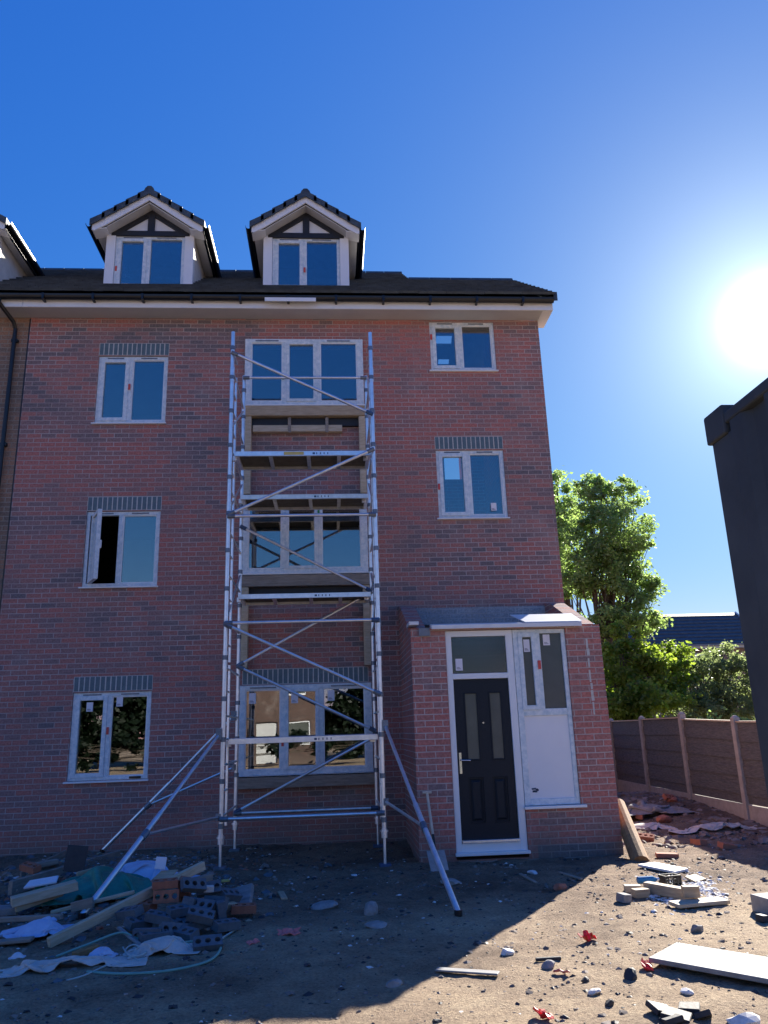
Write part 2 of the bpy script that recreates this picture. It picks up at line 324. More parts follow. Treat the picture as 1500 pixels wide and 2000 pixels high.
# ------------------------------------------------------------------ ground
def sn(x, y, s): return math.sin(x*1.7*s+y*.6*s+1.3)*math.cos(y*1.3*s-x*.8*s+.4)
def gz(x, y):
    fl_ = .35+.65*(1/(1+math.exp((x-2.6-.35*(y+3))*1.6)))
    z = fl_*(.018*sn(x, y, 1) + .012*sn(y, x, 2.6) + .008*sn(x+3, y-2, 5.3))
    z += .20*math.exp(-(((x-.8)/1.25)**2 + ((y+1.75)/1.0)**2)) + .08*math.exp(-(((x-2.2)/.7)**2 + ((y+3.4)/.6)**2))
    z += .05*math.exp(-((y+.1)/.55)**2)*(1 if x < 7.3 else 0)
    z += .25*math.exp(-(((x-9.6)/.9)**2 + ((y-3.0)/2.2)**2))
    return z
def build_ground():
    def axis(a, b, c, d, fine, far):
        core = list(np.arange(b, c+1e-6, fine)); pre = []; s = fine; x = b
        while x > a: s *= 1.35; x -= s; pre.append(max(x, a))
        post = []; s = fine; x = c
        while x < d: s *= 1.35; x += s; post.append(min(x, d))
        return pre[::-1]+core+post
    xs = axis(-600, -2.5, 11.5, 600, .07, 1); ys = axis(-600, -9.0, 7.0, 900, .07, 1)
    nx, ny = len(xs), len(ys)
    from mathutils import noise
    def lumps(x, y):
        near = 1/(1+math.exp(-(y+3.4+.5*math.sin(x*1.3))*2.2))      # dug and lumpy by the house, trodden flat further out
        if x > 7.6: near = max(near, .7*min(1, (x-7.6)/1.2)*(1 if y > -3.4 else 0))
        q = Vector((x, y, 0)); a = noise.noise(q*2.3)*.5+noise.noise(q*5.1)*.35+noise.noise(q*11)*.25
        rut = -.022*math.exp(-((x*.55+y+7.3)/.16)**2)-.018*math.exp(-((x*.55+y+8.9)/.16)**2)
        return near*.055*a+(1-near)*.012*a+rut*(.6+.4*noise.noise(q*1.7))
    v = []
    for y in ys:
        for x in xs:
            inside = -3 < x < 12 and -10 < y < 8
            z = gz(x, y) if inside else .0
            if inside: z += (random.gauss(0, .0045) + .5*max(0, random.gauss(0, .006)))*(1.2 if y > -3.2 or x < 3 else .75)
            if inside: z += lumps(x, y)
            v.append((x, y, z))
    f = [(j*nx+i, j*nx+i+1, (j+1)*nx+i+1, (j+1)*nx+i) for j in range(ny-1) for i in range(nx-1)]
    me = bpy.data.meshes.new('ground'); me.from_pydata(v, [], f); me.materials.append(M['soil'])
    me.polygons.foreach_set('use_smooth', [True]*len(f))
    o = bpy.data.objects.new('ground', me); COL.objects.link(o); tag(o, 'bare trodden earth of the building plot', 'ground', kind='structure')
build_ground()

# ------------------------------------------------------------------ windows
def rects_with_holes(mb, x0, x1, z0, z1, holes, mk):
    xs = sorted({x0, x1, *[h[0] for h in holes], *[h[1] for h in holes]}); zs = sorted({z0, z1, *[h[2] for h in holes], *[h[3] for h in holes]})
    xs = [x for x in xs if x0 <= x <= x1]; zs = [z for z in zs if z0 <= z <= z1]
    for a, b in zip(xs, xs[1:]):
        run = None
        for c, d in zip(zs, zs[1:]):
            mxx, mzz = (a+b)/2, (c+d)/2
            if any(h[0] < mxx < h[1] and h[2] < mzz < h[3] for h in holes):
                if run: mk(a, b, *run); run = None
            else: run = (run[0], d) if run else (c, d)
        if run: mk(a, b, *run)

def ring(mb, x0, x1, z0, z1, wl, wr, wb, wt, y0, y1):
    mb.box(x0, x0+wl, y0, y1, z0, z1); mb.box(x1-wr, x1, y0, y1, z0, z1)
    mb.box(x0+wl, x1-wr, y0, y1, z0, z0+wb); mb.box(x0+wl, x1-wr, y0, y1, z1-wt, z1)
def pane(parent, x0, x1, z0, z1, y, m='glass', name='pane'):
    return MB().box(x0-.012, x1+.012, y, y+.02, z0-.012, z1+.012).build(name, m, parent)
def sticker(parent, x, z, y, w=.09, h=.13):
    MB().box(x-w/2, x+w/2, y-.002, y, z-h/2, z+h/2).build('sticker', 'paper', parent)
    b = MB()
    for i in range(3): b.box(x-w*.36, x+w*(.3-.12*i), y-.0035, y-.002, z-h*.38+i*h*.07, z-h*.35+i*h*.07)
    b.build('sticker_print', 'print', parent)
def mark(parent, x, z, y, m='red_sticker', w=.035, h=.10):
    MB().box(x-w/2, x+w/2, y-.003, y, z-h/2, z+h/2).build('latch_tag', m, parent)

def two_light(root, x0, x1, z0, z1, y, casement=0, film='taped_upvc', sill=True, open_=False, handle=None, stickers=(), label=None):
    """frame y..y+.07; one casement light and one fixed light"""
    f = MB(); wd = x1-x0; mid = x0+wd*(.465 if casement == 0 else .5)
    ring(f, x0, x1, z0, z1, .055, .055, .05, .06, y, y+.07)
    f.box(mid-.035, mid+.035, y+.001, y+.069, z0+.05, z1-.06)
    fr = f.build('window', film, root, bev=.004)
    if label: fr['label'] = label
    lights = [(x0+.055, mid-.035), (mid+.035, x1-.055)]
    for i, (a, b) in enumerate(lights):
        c, d = z0+.05, z1-.06
        if i == casement:
            if open_:
                # sash swung outwards on its left hinge
                ang = rad(-62); hx = a+.05
                def R_(px, py):
                    dx, dy = px-hx, py-y
                    return hx+dx*math.cos(ang)-dy*math.sin(ang), y+dx*math.sin(ang)+dy*math.cos(ang)
                sw = b-a; sb = MB()
                def rb(xa, xb, ya, yb, za, zb, mb):
                    pts = [R_(*q) for q in ((xa, ya), (xb, ya), (xb, yb), (xa, yb))]
                    mb.hexa([(p[0], p[1], za) for p in pts]+[(p[0], p[1], zb) for p in pts])
                xa, xb = hx, hx+sw
                rb(xa, xa+.055, y-.03, y+.03, c, d, sb); rb(xb-.055, xb, y-.03, y+.03, c, d, sb)
                rb(xa+.055, xb-.055, y-.03, y+.03, c, c+.055, sb); rb(xa+.055, xb-.055, y-.03, y+.03, d-.055, d, sb)
                s_ = sb.build('open_sash', film, fr, bev=.004)
                pb = MB(); rb(xa+.045, xb-.045, y-.01, y+.01, c+.045, d-.045, pb); pb.build('pane', 'glass', fr)
                hb = MB(); rb(xb-.045, xb-.015, y+.03, y+.055, (c+d)/2-.06, (c+d)/2+.06, hb); hb.build('sash_handle', 'upvc', fr)
            else:
                s_ = MB(); ring(s_, a-.012, b+.012, c-.012, d+.012, .062, .062, .062, .062, y-.014, y+.05)
                s_.build('sash', film, fr, bev=.005)
                pane(fr, a+.05, b-.05, c+.05, d-.05, y+.02)
        else:
            g = MB(); ring(g, a, b, c, d, .014, .014, .014, .014, y+.012, y+.05); g.build('glazing_bead', 'upvc', fr)
            pane(fr, a+.014, b-.014, c+.014, d-.014, y+.025)
        v = MB(); vm = (a+b)/2; v.box(vm-.13, vm+.13, y-.006, y, z1-.042, z1-.022); v.build('trickle_vent', 'coupler_grey', fr)
    if sill:
        sb = MB(); sb.add([(x0-.035, -.045, z0-.03), (x1+.02, -.045, z0-.03), (x1+.02, y+.05, z0-.03), (x0-.035, y+.05, z0-.03),
                           (x0-.035, -.045, z0-.008), (x1+.02, -.045, z0-.008), (x1+.02, y+.05, z0+.002), (x0-.035, y+.05, z0+.002)],
                          [(0, 3, 2, 1), (4, 5, 6, 7), (0, 1, 5, 4), (1, 2, 6, 5), (2, 3, 7, 6), (3, 0, 4, 7)])
        sb.build('sill', 'upvc', fr, bev=.003)
    for (sx, sz) in stickers: sticker(fr, sx, sz, y+.008)
    if handle: mark(fr, handle[0], handle[1], y-.014)
    return fr

def soldier(root, x0, x1, z0, z1, y=-.004, n=None):
    n = n or round((x1-x0)/.075); b = MB(); p = (x1-x0)/n
    for i in range(n):
        j = random.uniform(-.0015, .0015)
        b.box(x0+i*p+.0075, x0+(i+1)*p-.0075, y+j, .06, z0+.006, z1-.006)
    l = b.build('lintel', 'slate_soldier', root, bev=.002)
    MB().box(x0, x1, -.0022, .05, z0, z1).build('mortar_bed', 'mortar', l)
    return l

# ------------------------------------------------------------------ the brick house
H = empty('brick_house', (3.1, 0, 0), 'tall red brick end terrace house with two white dormers and an unfinished porch', 'house')
XL, XR, EV = -1.15, 7.355, 8.268
WIN_L = [(0, 1.115, .99, 2.20), (0, 1.115, 3.755, 4.93), (0, 1.115, 6.40, 7.575)]
WIN_R = [(5.463, 6.577, 4.757, 5.90), (5.463, 6.577, 7.325, EV-.03)]
BAY = [(2.375, 4.315, .985, 2.23), (2.375, 4.315, 3.89, 5.14), (2.375, 4.315, 6.655, 7.845)]
holes = WIN_L + WIN_R + BAY + [(4.95, 7.0, .05, 2.6)]
wl = MB()
rects_with_holes(wl, XL, XR, -.3, EV, holes, lambda a, b, c, d: wl.box(a, b, 0, .28, c, d))
# gable wall on the right, rear walls and the step between the deep and the shallow half
SL = .75; RY1, RY2 = 3.5, 2.122; XS = 5.4
ZE = 8.492; YE = -.37
rz = lambda y: ZE + SL*(y-YE)
R1, R2 = rz(RY1), rz(RY2)
BY1, BY2 = 2*RY1, 2*RY2
BACK = onY(863, 893, BY2), onY(897, 944, BY2)
bw = (BACK[0].x, BACK[1].x+.02, BACK[1].z, BACK[0].z)
wl.prism([(XR-.28, .28, -.3), (XR-.28, BY2-.28, -.3), (XR-.28, BY2-.28, EV+.1), (XR-.28, RY2, R2-.35), (XR-.28, .28, EV+.1)], (.28, 0, 0))
rects_with_holes(wl, XS, XR, -.3, EV, [bw], lambda a, b, c, d: wl.box(a, b, BY2-.28, BY2, c, d))
rects_with_holes(wl, XL, XS, -.3, EV, [(.1, 1.2, 6.4, 7.6)], lambda a, b, c, d: wl.box(a, b, BY1-.28, BY1, c, d))
wl.box(XS-.28, XS, BY2, BY1-.28, -.3, EV)
wl.box(XL, XL+.2, .28, BY1-.28, -.3, EV)
wl.build('wall', 'red_brick', H)
# dark movement joint where the terrace meets the next house
MB().box(XL-.009, XL+.009, -.006, .02, -.1, EV-.02).build('movement_joint', 'black_plastic', H)
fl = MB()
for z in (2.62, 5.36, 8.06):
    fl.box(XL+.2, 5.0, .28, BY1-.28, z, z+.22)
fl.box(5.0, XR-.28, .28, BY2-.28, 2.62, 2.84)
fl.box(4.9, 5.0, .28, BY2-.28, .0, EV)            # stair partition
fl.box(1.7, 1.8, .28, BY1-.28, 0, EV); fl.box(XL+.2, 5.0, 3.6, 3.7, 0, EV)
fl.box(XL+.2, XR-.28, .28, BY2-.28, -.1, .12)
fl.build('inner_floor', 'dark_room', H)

soldier(H, 0, 1.125, 2.215, 2.43); soldier(H, 0, 1.125, 4.945, 5.165); soldier(H, 0, 1.125, 7.59, 7.81)
soldier(H, 5.455, 6.58, 5.915, 6.135)
soldier(H, 2.42, 4.28, 2.25, 2.47, n=25)
two_light(H, *WIN_L[0], .02, handle=(.52, 1.66), stickers=[(.24, 2.0), (.66, 2.06)], label='ground floor two light window with papers stuck on both panes')
two_light(H, *WIN_L[1], .02, open_=True, label='first floor two light window with its left sash swung open')
two_light(H, *WIN_L[2], .02, handle=(.515, 7.03), label='second floor two light window above the open one')
two_light(H, *WIN_R[0], .02, handle=(5.49, 5.28), stickers=[(6.36, 4.94)], label='right hand stair window with a paper in its lower corner')
two_light(H, *WIN_R[1], .02, handle=(5.49, 7.95), label='right hand stair window tucked under the eaves')
MB().box(.86, 1.02, .001, .02, 1.0, 1.03).build('sill_vent', 'black_plastic', H)

def bay(z0, z1, low=False, stick=(), green=None, red=None, label=None):
    x0, x1 = 2.375, 4.315; y = -.10
    f = MB(); ring(f, x0, x1, z0, z1, .105, .105, .075, .065, y, y+.07)
    a1 = x0+(x1-x0)*.335; a2 = x0+(x1-x0)*.615
    for c in (a1, a2): f.box(c-.04, c+.04, y+.001, y+.069, z0+.075, z1-.065)
    f.box(x0+.01, x0+.04, y+.07, .06, z0, z1); f.box(x1-.04, x1-.01, y+.07, .06, z0, z1)   # reveals back to the wall
    f.box(x0+.04, x1-.04, y+.07, .06, z1-.03, z1); f.box(x0+.04, x1-.04, y+.07, .06, z0, z0+.03)
    fr = f.build('bay_window', 'taped_upvc', H, bev=.004)
    if label: fr['label'] = label
    L = [(x0+.105, a1-.04), (a1+.04, a2-.04), (a2+.04, x1-.105)]
    for i, (a, b) in enumerate(L):
        c, d = z0+.075, z1-.065
        if i == 1:
            s_ = MB(); ring(s_, a-.012, b+.012, c-.012, d+.012, .05, .05, .05, .05, y-.014, y+.05); s_.build('sash', 'taped_upvc', fr, bev=.004)
            pane(fr, a+.038, b-.038, c+.038, d-.038, y+.02)
        else:
            g = MB(); ring(g, a, b, c, d, .014, .014, .014, .014, y+.012, y+.05); g.build('glazing_bead', 'upvc', fr)
            pane(fr, a+.014, b-.014, c+.014, d-.014, y+.025)
            v = MB(); vm = (a+b)/2; v.box(vm-.19, vm+.19, y-.006, y, z1-.045, z1-.025); v.build('trickle_vent', 'coupler_grey', fr)
    MB().box(x0-.02, x1+.02, y-.05, .0, z0-.026, z0-.002).build('sill', 'upvc', fr, bev=.003)
    for (sx, sz) in stick: sticker(fr, sx, sz, y+.005, .1, .15)
    if green: mark(fr, green[0], green[1], y-.016, 'green_mark', .03, .06)
    if red: mark(fr, red[0], red[1], y-.016)
    return fr
bay(*BAY[0][2:], stick=[(2.58, 2.05), (3.19, 2.04), (3.72, 2.06)], red=(3.02, 1.42), label='ground floor three light bay window behind the tower')
bay(*BAY[1][2:], green=(3.56, 4.86), label='first floor three light bay window behind the tower')
bay(*BAY[2][2:], green=(3.0, 7.13), label='top floor three light bay window behind the tower')
# bare timber carcass of the bay, not clad yet
for (z, m) in ((6.53, 'pine'), (3.76, 'old_timber'), (.885, 'old_timber')):
    MB().box(2.345, 4.335, -.15, -.002, z-.075, z+.095).build('timber_beam', m, H, bev=.004)
for za, zb in ((5.15, 6.45), (2.48, 3.68)):
    for x in (2.40, 4.22):
        MB().box(x, x+.10, -.135, -.003, za, zb).build('timber_post', 'pale_pine', H, bev=.004)
MB().box(2.52, 3.95, -.10, -.003, 6.20, 6.31).build('timber_batten', 'pale_pine', H, bev=.003)
for x in (3.08, 3.68): MB().box(x, x+.05, -.11, -.101, 6.18, 6.44).build('timber_batten', 'old_timber', H, bev=.003)
MB().box(2.46, 4.27, -.06, -.003, 6.31, 6.44).build('void_lining', 'black_wood', H)
MB().box(2.46, 4.27, -.05, -.003, 3.56, 3.68).build('void_lining', 'black_wood', H)

# --- eaves
def eaves(root, x0, x1, gaps=(), end=False):
    MB().box(x0, x1, YE+.02, YE+.045, 8.268, 8.43).build('fascia', 'upvc', root, bev=.003)
    so_ = MB(); so_.box(x0, x1-.02 if end else x1, YE+.046, -.002, 8.269, 8.283); so_.build('soffit', 'soffit_white', root)
    segs = []; a = x0
    for g0, g1 in gaps: segs.append((a, g0)); a = g1
    segs.append((a, x1))
    for a, b in segs:
        gm = MB(); n = 8; prof = []
        cx_, cz_ = YE-.045, 8.44
        for k in range(n+1): an = math.pi+math.pi*k/n; prof.append((cx_+.058*math.cos(an), cz_+.075*math.sin(an)))
        for k in range(n, -1, -1): an = math.pi+math.pi*k/n; prof.append((cx_+.052*math.cos(an), cz_+.069*math.sin(an)))
        gm.prism([(a, p[0], p[1]) for p in prof], (b-a, 0, 0))
        g = gm.build('gutter', 'black_plastic', root)
        x = a+.35
        while x < b-.1: bb = MB(); bb.box(x-.018, x+.018, YE-.108, YE+.019, 8.342, 8.362); bb.box(x-.018, x+.018, YE-.112, YE-.102, 8.35, 8.45); bb.build('gutter_bracket', 'black_plastic', g); x += .78
eaves(H, XL, 7.53, end=True)
MB().box(2.72, 3.55, YE-.125, YE-.113, 8.315, 8.385).build('fascia_plate', 'upvc', H, bev=.003)
# boxed end of the eaves at the gable
eb = MB(); eb.prism([(7.355+.003, YE+.046, 8.268), (7.355+.003, .25, 8.268), (7.355+.003, .25, 8.78), (7.355+.003, YE+.046, 8.40)], (.17, 0, 0)); eb.build('eaves_box', 'upvc', H)

def tiled(mb, x0, x1, ylo, zlo, yhi, zhi, gauge=.32, thick=.042, jit=.0):
    """one slope of overlapping tile courses rising from (ylo,zlo) to (yhi,zhi)"""
    L = math.hypot(yhi-ylo, zhi-zlo); dy, dz = (yhi-ylo)/L, (zhi-zlo)/L; ny, nz = -dz, dy
    if nz < 0: ny, nz = -ny, -nz
    n = max(1, round(L/gauge)); g = L/n
    for i in range(n):
        a, b = i*g, min(L, (i+1)*g+.06)
        lift_a, lift_b = thick*1.7, thick*.55
        W_ = .32; x = x0 + (-.16 if i % 2 else 0)
        while x < x1-1e-6:
            xa, xb = max(x, x0), min(x+W_, x1); x += W_
            if xb-xa < .02: continue
            k = random.uniform(-.003, .003)
            P = lambda s_, h, xx: (xx, ylo+dy*s_+ny*(h+k), zlo+dz*s_+nz*(h+k))
            mb.hexa([P(a, lift_a-thick, xa+.002), P(a, lift_a-thick, xb-.002), P(b, lift_b-thick, xb-.002), P(b, lift_b-thick, xa+.002),
                     P(a, lift_a, xa+.002), P(a, lift_a, xb-.002), P(b, lift_b, xb-.002), P(b, lift_b, xa+.002)])
    return mb
def ridge(mb, pts, r=.11):
    a, b = Vector(pts[0]), Vector(pts[1]); L = (b-a).length; n = max(1, round(L/.42))
    for i in range(n):
        p, q = a.lerp(b, i/n), a.lerp(b, (i+1)/n-.012/L); up = Vector((0, 0, 1)); d = (b-a).normalized(); s = d.cross(up)
        prof = [(-r, -.075), (-r*.72, .0), (-r*.3, .045), (r*.3, .045), (r*.72, 0), (r, -.075)]
        mb.prism([p+s*u+up*v for u, v in prof], q-p)
rf = MB()
tiled(rf, XL, XS, YE-.06, ZE-.01, RY1, R1); tiled(rf, XS, 7.55, YE-.06, ZE-.01, RY2, R2)
ridge(rf, [(XL, RY1, R1+.04), (XS+.03, RY1, R1+.04)]); ridge(rf, [(XS, RY2, R2+.04), (7.56, RY2, R2+.04)])
# solid deck under the tiles
rf.prism([(XL, YE, ZE-.07), (XL, RY1, R1-.06), (XL, RY1, R1-.14), (XL, YE+.1, ZE-.1)], (XS-XL, 0, 0))
rf.prism([(XS, YE, ZE-.07), (XS, RY2, R2-.06), (XS, RY2, R2-.14), (XS, YE+.1, ZE-.1)], (7.53-XS, 0, 0))
# rear slopes, the shallow half with two rooflight openings over the stairs
rf.prism([(XL, RY1, R1-.02), (XL, BY1+.35, ZE-.02), (XL, BY1+.35, ZE-.1), (XL, RY1, R1-.1)], (XS-XL, 0, 0))
def rearhit(px, py):
    d = ray(px, py); y0, z0 = RY2, R2-.05
    t = ((z0-O.z) - SL*(O.y-y0))/(d.z+SL*d.y); return O+d*t
def q_(a, b): p, r = rearhit(*a), rearhit(*b); return (p.x, r.x, min(p.y, r.y), max(p.y, r.y))
RL = [q_((852, 651), (881, 671)), q_((856, 697), (876, 711))]
bk = MB(); zb = lambda y: R2-.05-SL*(y-RY2)
def slab(a, b, c, d): bk.hexa([(a, c, zb(c)-.06), (b, c, zb(c)-.06), (b, d, zb(d)-.06), (a, d, zb(d)-.06), (a, c, zb(c)), (b, c, zb(c)), (b, d, zb(d)), (a, d, zb(d))])
rects_with_holes(bk, XS, 7.53, RY2, BY2+.35, RL, slab)
rf.add(bk.v, bk.f)
# gable peak of the deep half above the shallow roof
rf.prism([(XS-.2, -.2, rz(-.2)-.12), (XS-.2, RY1, R1-.12), (XS-.2, BY1, EV), (XS-.2, -.2, EV+.2)], (.17, 0, 0))
rf.build('roof', 'roof_tile', H)
vg = MB(); n = 11
for i in range(n):   # verge caps stepping up the gable
    a, b = i/n, (i+1)/n
    y0, y1 = YE-.06+(RY2-YE+.06)*a, YE-.06+(RY2-YE+.06)*b
    z0, z1 = ZE+(R2-ZE)*a, ZE+(R2-ZE)*b
    vg.hexa([(7.54, y0, z0-.09), (7.60, y0, z0-.09), (7.60, y1+.03, z1-.11), (7.54, y1+.03, z1-.11), (7.54, y0, z0+.075), (7.60, y0, z0+.075), (7.60, y1+.03, z1+.045), (7.54, y1+.03, z1+.045)])
vg.build('verge_cap', 'roof_tile', H)

# --- dormers
def dormer(root, xc, label=None, glassy=True):
    hw = .77; yf = .5; zb_, ze, = 9.10, 10.26
    hy = lambda z: YE + (z-ZE)/SL            # where the main roof reaches height z
    b = MB()
    # corner posts, cheeks, gable panel
    b.box(xc-hw, xc-hw+.16, yf, yf+.14, zb_, ze); b.box(xc+hw-.16, xc+hw, yf, yf+.14, zb_, ze); b.box(xc-hw+.16, xc+hw-.16, yf+.04, yf+.14, zb_-.05, zb_+.018); b.box(xc-hw+.16, xc+hw-.16, yf+.06, yf+.14, ze-.03, ze)
    body = b.build('dormer', 'upvc', root, bev=.004)
    if label: body['label'] = label
    for s in (-1, 1):
        x = xc+s*hw; x2 = x-s*.05
        c = MB(); c.prism([(x-s*.012, yf+.141, zb_-.12), (x-s*.012, yf+.141, ze), (x-s*.012, hy(ze)+.15, ze), (x-s*.012, hy(ze)+.15, ze-.2)], (-s*.05, 0, 0)); c.build('cheek', 'render_white', body)
    rise = .665; ex = .965       # half width of roof at the eaves
    zt = ze+.025
    g = MB(); g.prism([(xc-hw+.1, yf+.03, ze-.0), (xc+hw-.1, yf+.03, ze), (xc, yf+.03, ze+rise*.88)], (0, .05, 0)); g.build('gable_panel', 'white_board', body)
    # black mock timbering
    tb = MB(); y0 = yf+.005
    tb.box(xc-.69, xc+.69, y0-.012, y0+.03, ze-.045, ze+.055)
    tb.box(xc-.06, xc+.06, y0-.014, y0+.03, ze+.055, ze+.46)
    for s in (-1, 1):
        tb.prism([(xc+s*.69, y0-.01, ze+.0551), (xc+s*.47, y0-.01, ze+.0551), (xc, y0-.01, ze+.385), (xc, y0-.01, ze+.53)], (0, .04, 0))
    tb.build('timbering', 'black_wood', body)
    # bargeboards
    bb = MB()
    for s in (-1, 1):
        bb.prism([(xc+s*ex, yf-.24, ze-.10), (xc+s*(ex-.04), yf-.24, ze-.115), (xc+s*.74, yf-.24, ze-.005), (xc+s*.0, yf-.24, ze+.525), (xc, yf-.24, ze+.655), (xc+s*ex, yf-.24, ze-.005)], (0, .03, 0))
        bb.prism([(xc+s*(ex), yf-.21, ze-.10), (xc+s*.72, yf-.21, ze-.04), (xc+s*.72, yf-.21, ze-.025), (xc+s*ex, yf-.21, ze-.085)], (0, .25, 0))
    bb.build('bargeboard', 'upvc', body)
    so_ = MB()
    for s in (-1, 1):
        so_.prism([(xc+s*.93, yf-.2, ze-.09), (xc+s*hw, yf-.2, ze-.05), (xc+s*hw, yf-.2, ze-.03), (xc+s*.93, yf-.2, ze-.07)], (0, hy(ze)-yf+.3, 0))
        so_.prism([(xc+s*.72, yf-.2, ze-.02), (xc+s*0, yf-.2, ze+.49), (xc, yf-.2, ze+.51), (xc+s*.72, yf-.2, ze)], (0, .22, 0))
    so_.build('soffit', 'soffit_white', body)
    # tiles: courses run along y, stepping up towards the ridge
    t = MB(); n = 5
    L = math.hypot(ex+.03, rise+.02)
    for s in (-1, 1):
        for i in range(n):
            a0, a1 = i/n, min(1, (i+1)/n+.05)
            xa, xb = xc+s*(ex+.03)*(1-a0), xc+s*(ex+.03)*(1-a1)
            za, zb2 = zt+(rise+.02)*a0, zt+(rise+.02)*a1
            yb = lambda z: hy(z)+.1
            t.hexa([(xa, yf-.26, za-.02), (xb, yf-.26, zb2-.045), (xb, yb(zb2), zb2-.045), (xa, yb(za), za-.02),
                    (xa, yf-.26, za+.06), (xb, yf-.26, zb2+.028), (xb, yb(zb2), zb2+.028), (xa, yb(za), za+.06)])
            # verge clip
            t.hexa([(xa, yf-.285, za-.06), (xb, yf-.285, zb2-.08), (xb, yf-.261, zb2-.08), (xa, yf-.261, za-.06),
                    (xa, yf-.285, za+.064), (xb, yf-.285, zb2+.032), (xb, yf-.261, zb2+.032), (xa, yf-.261, za+.064)])
    ridge(t, [(xc, yf-.28, zt+rise+.06), (xc, hy(zt+rise)+.05, zt+rise+.06)], r=.10)
    t.build('dormer_roof', 'roof_tile', body)
    for s in (-1, 1):
        gm = MB(); cx_ = xc+s*(ex+.055); prof = []
        for k in range(9): an = math.pi+math.pi*k/8; prof.append((cx_+.055*math.cos(an), ze+.02+.07*math.sin(an)))
        for k in range(8, -1, -1): an = math.pi+math.pi*k/8; prof.append((cx_+.049*math.cos(an), ze+.02+.064*math.sin(an)))
        y1 = hy(ze)+.02
        gm.prism([(p[0], yf-.25, p[1]) for p in prof], (0, y1-yf+.25, 0))
        gm.box(cx_-.06, cx_-.04, yf-.24, y1, ze-.1, ze+.03) if s > 0 else gm.box(cx_+.04, cx_+.06, yf-.24, y1, ze-.1, ze+.03)
        gm.build('gutter', 'black_plastic', body)
    # lead apron below the window
    ap = MB(); yb0 = hy(9.0)
    ap.hexa([(xc-hw-.08, yf-.12, rz(yf-.12)+.055), (xc+hw+.08, yf-.12, rz(yf-.12)+.055), (xc+hw+.08, yf+.02, zb_+.01), (xc-hw-.08, yf+.02, zb_+.01),
             (xc-hw-.08, yf-.12, rz(yf-.12)+.065), (xc+hw+.08, yf-.12, rz(yf-.12)+.065), (xc+hw+.08, yf-.005, zb_+.075), (xc-hw-.08, yf-.005, zb_+.075)]); ap.build('lead_apron', 'lead_grey', body)
    # window: frame pieces and panes are sub-parts of the dormer
    x0, x1, z0, z1, y = xc-hw+.162, xc+hw-.162, zb_+.05, ze-.037, yf+.03
    f = MB(); ring(f, x0, x1, z0, z1, .06, .055, .055, .06, y, y+.07); mid = x0+(x1-x0)*.475; f.box(mid-.04, mid+.04, y+.001, y+.069, z0+.055, z1-.06)
    f.box(x0-.02, x1+.02, y-.05, y-.001, z0-.03, z0-.005)
    f.build('window_frame', 'taped_upvc', body, bev=.004)
    s_ = MB(); ring(s_, x0+.05, mid-.03, z0+.045, z1-.05, .06, .06, .06, .06, y-.014, y+.05); s_.build('sash', 'taped_upvc', body, bev=.004)
    pane(body, x0+.11, mid-.09, z0+.105, z1-.11, y+.02); pane(body, mid+.04, x1-.055, z0+.055, z1-.06, y+.03)
    v = MB()
    for a, c in ((x0+.06, mid-.04), (mid+.04, x1-.055)): v.box((a+c)/2-.17, (a+c)/2+.17, y-.006, y, z1-.04, z1-.022)
    v.build('trickle_vent', 'coupler_grey', body)
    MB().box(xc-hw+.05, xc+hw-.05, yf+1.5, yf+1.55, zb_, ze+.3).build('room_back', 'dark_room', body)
    return body, x0, mid, y
for xc, lab, mx in ((.585, 'left hand dormer with white bargeboards', 'l'), (3.365, 'dormer above the scaffold tower with white bargeboards', 'm')):
    d, x0_, mid_, y_ = dormer(H, xc, lab)
    mark(d, x0_+.03 if mx == 'l' else mid_, 9.56, y_-.001 if mx == 'l' else y_-.016)

# --- porch
PY = -1.75
pw = MB(); PH = 2.80
ph_holes = [(5.20, 6.087, .02, 2.765), (6.087, 6.785, .565, 2.765)]
rects_with_holes(pw, 4.757, 7.25, -.2, PH, ph_holes, lambda a, b, c, d: pw.box(a, b, PY, PY+.22, c, d))
for x in (4.757, 7.03):
    pw.prism([(x, PY+.22, -.2), (x, -.001, -.2), (x, -.001, 3.36), (x, -.35, 3.30), (x, PY+.22, PH+.04)], (.22, 0, 0))
pw.build('porch_wall', 'porch_brick', H)
bb_ = MB(); bb_.box(6.20, 7.254, PY-.005, PY, -.05, .15); bb_.build('plinth_brick', 'blue_brick', H)
MB().box(4.98, 7.028, -.045, -.002, 3.16, 3.32).build('flashing_course', 'grey_brick', H)
MB().box(4.98, 7.10, -.075, -.002, 3.06, 3.157).build('flashing_course', 'grey_brick', H)
MB().box(4.98, 7.028, PY+.22, -.1, 2.80, 2.82).build('porch_ceiling', 'old_timber', H)
fb = MB(); fb.hexa([(5.02, PY-.09, 2.775), (6.99, PY-.09, 2.775), (6.99, PY+.10, 2.81), (5.02, PY+.10, 2.81), (5.02, PY-.09, 2.83), (6.99, PY-.09, 2.83), (6.99, PY+.10, 2.865), (5.02, PY+.10, 2.865)])
fb.build('porch_fascia', 'white_board', H, bev=.003)
fb = MB(); fb.hexa([(6.25, PY-.07, 2.836), (7.0, PY-.07, 2.836), (7.0, PY+.34, 2.99), (6.15, PY+.34, 2.99), (6.25, PY-.07, 2.846), (7.0, PY-.07, 2.846), (7.0, PY+.34, 3.0), (6.15, PY+.34, 3.0)])
fb.build('porch_board', 'white_board', H)
MB().box(4.735, 4.86, PY-.06, PY+.3, 2.842, 2.885).build('porch_board', 'white_board', H)
MB().box(4.86, 5.0, PY-.03, PY+.05, 2.70, 2.80).build('board_end', 'lead_grey', H)
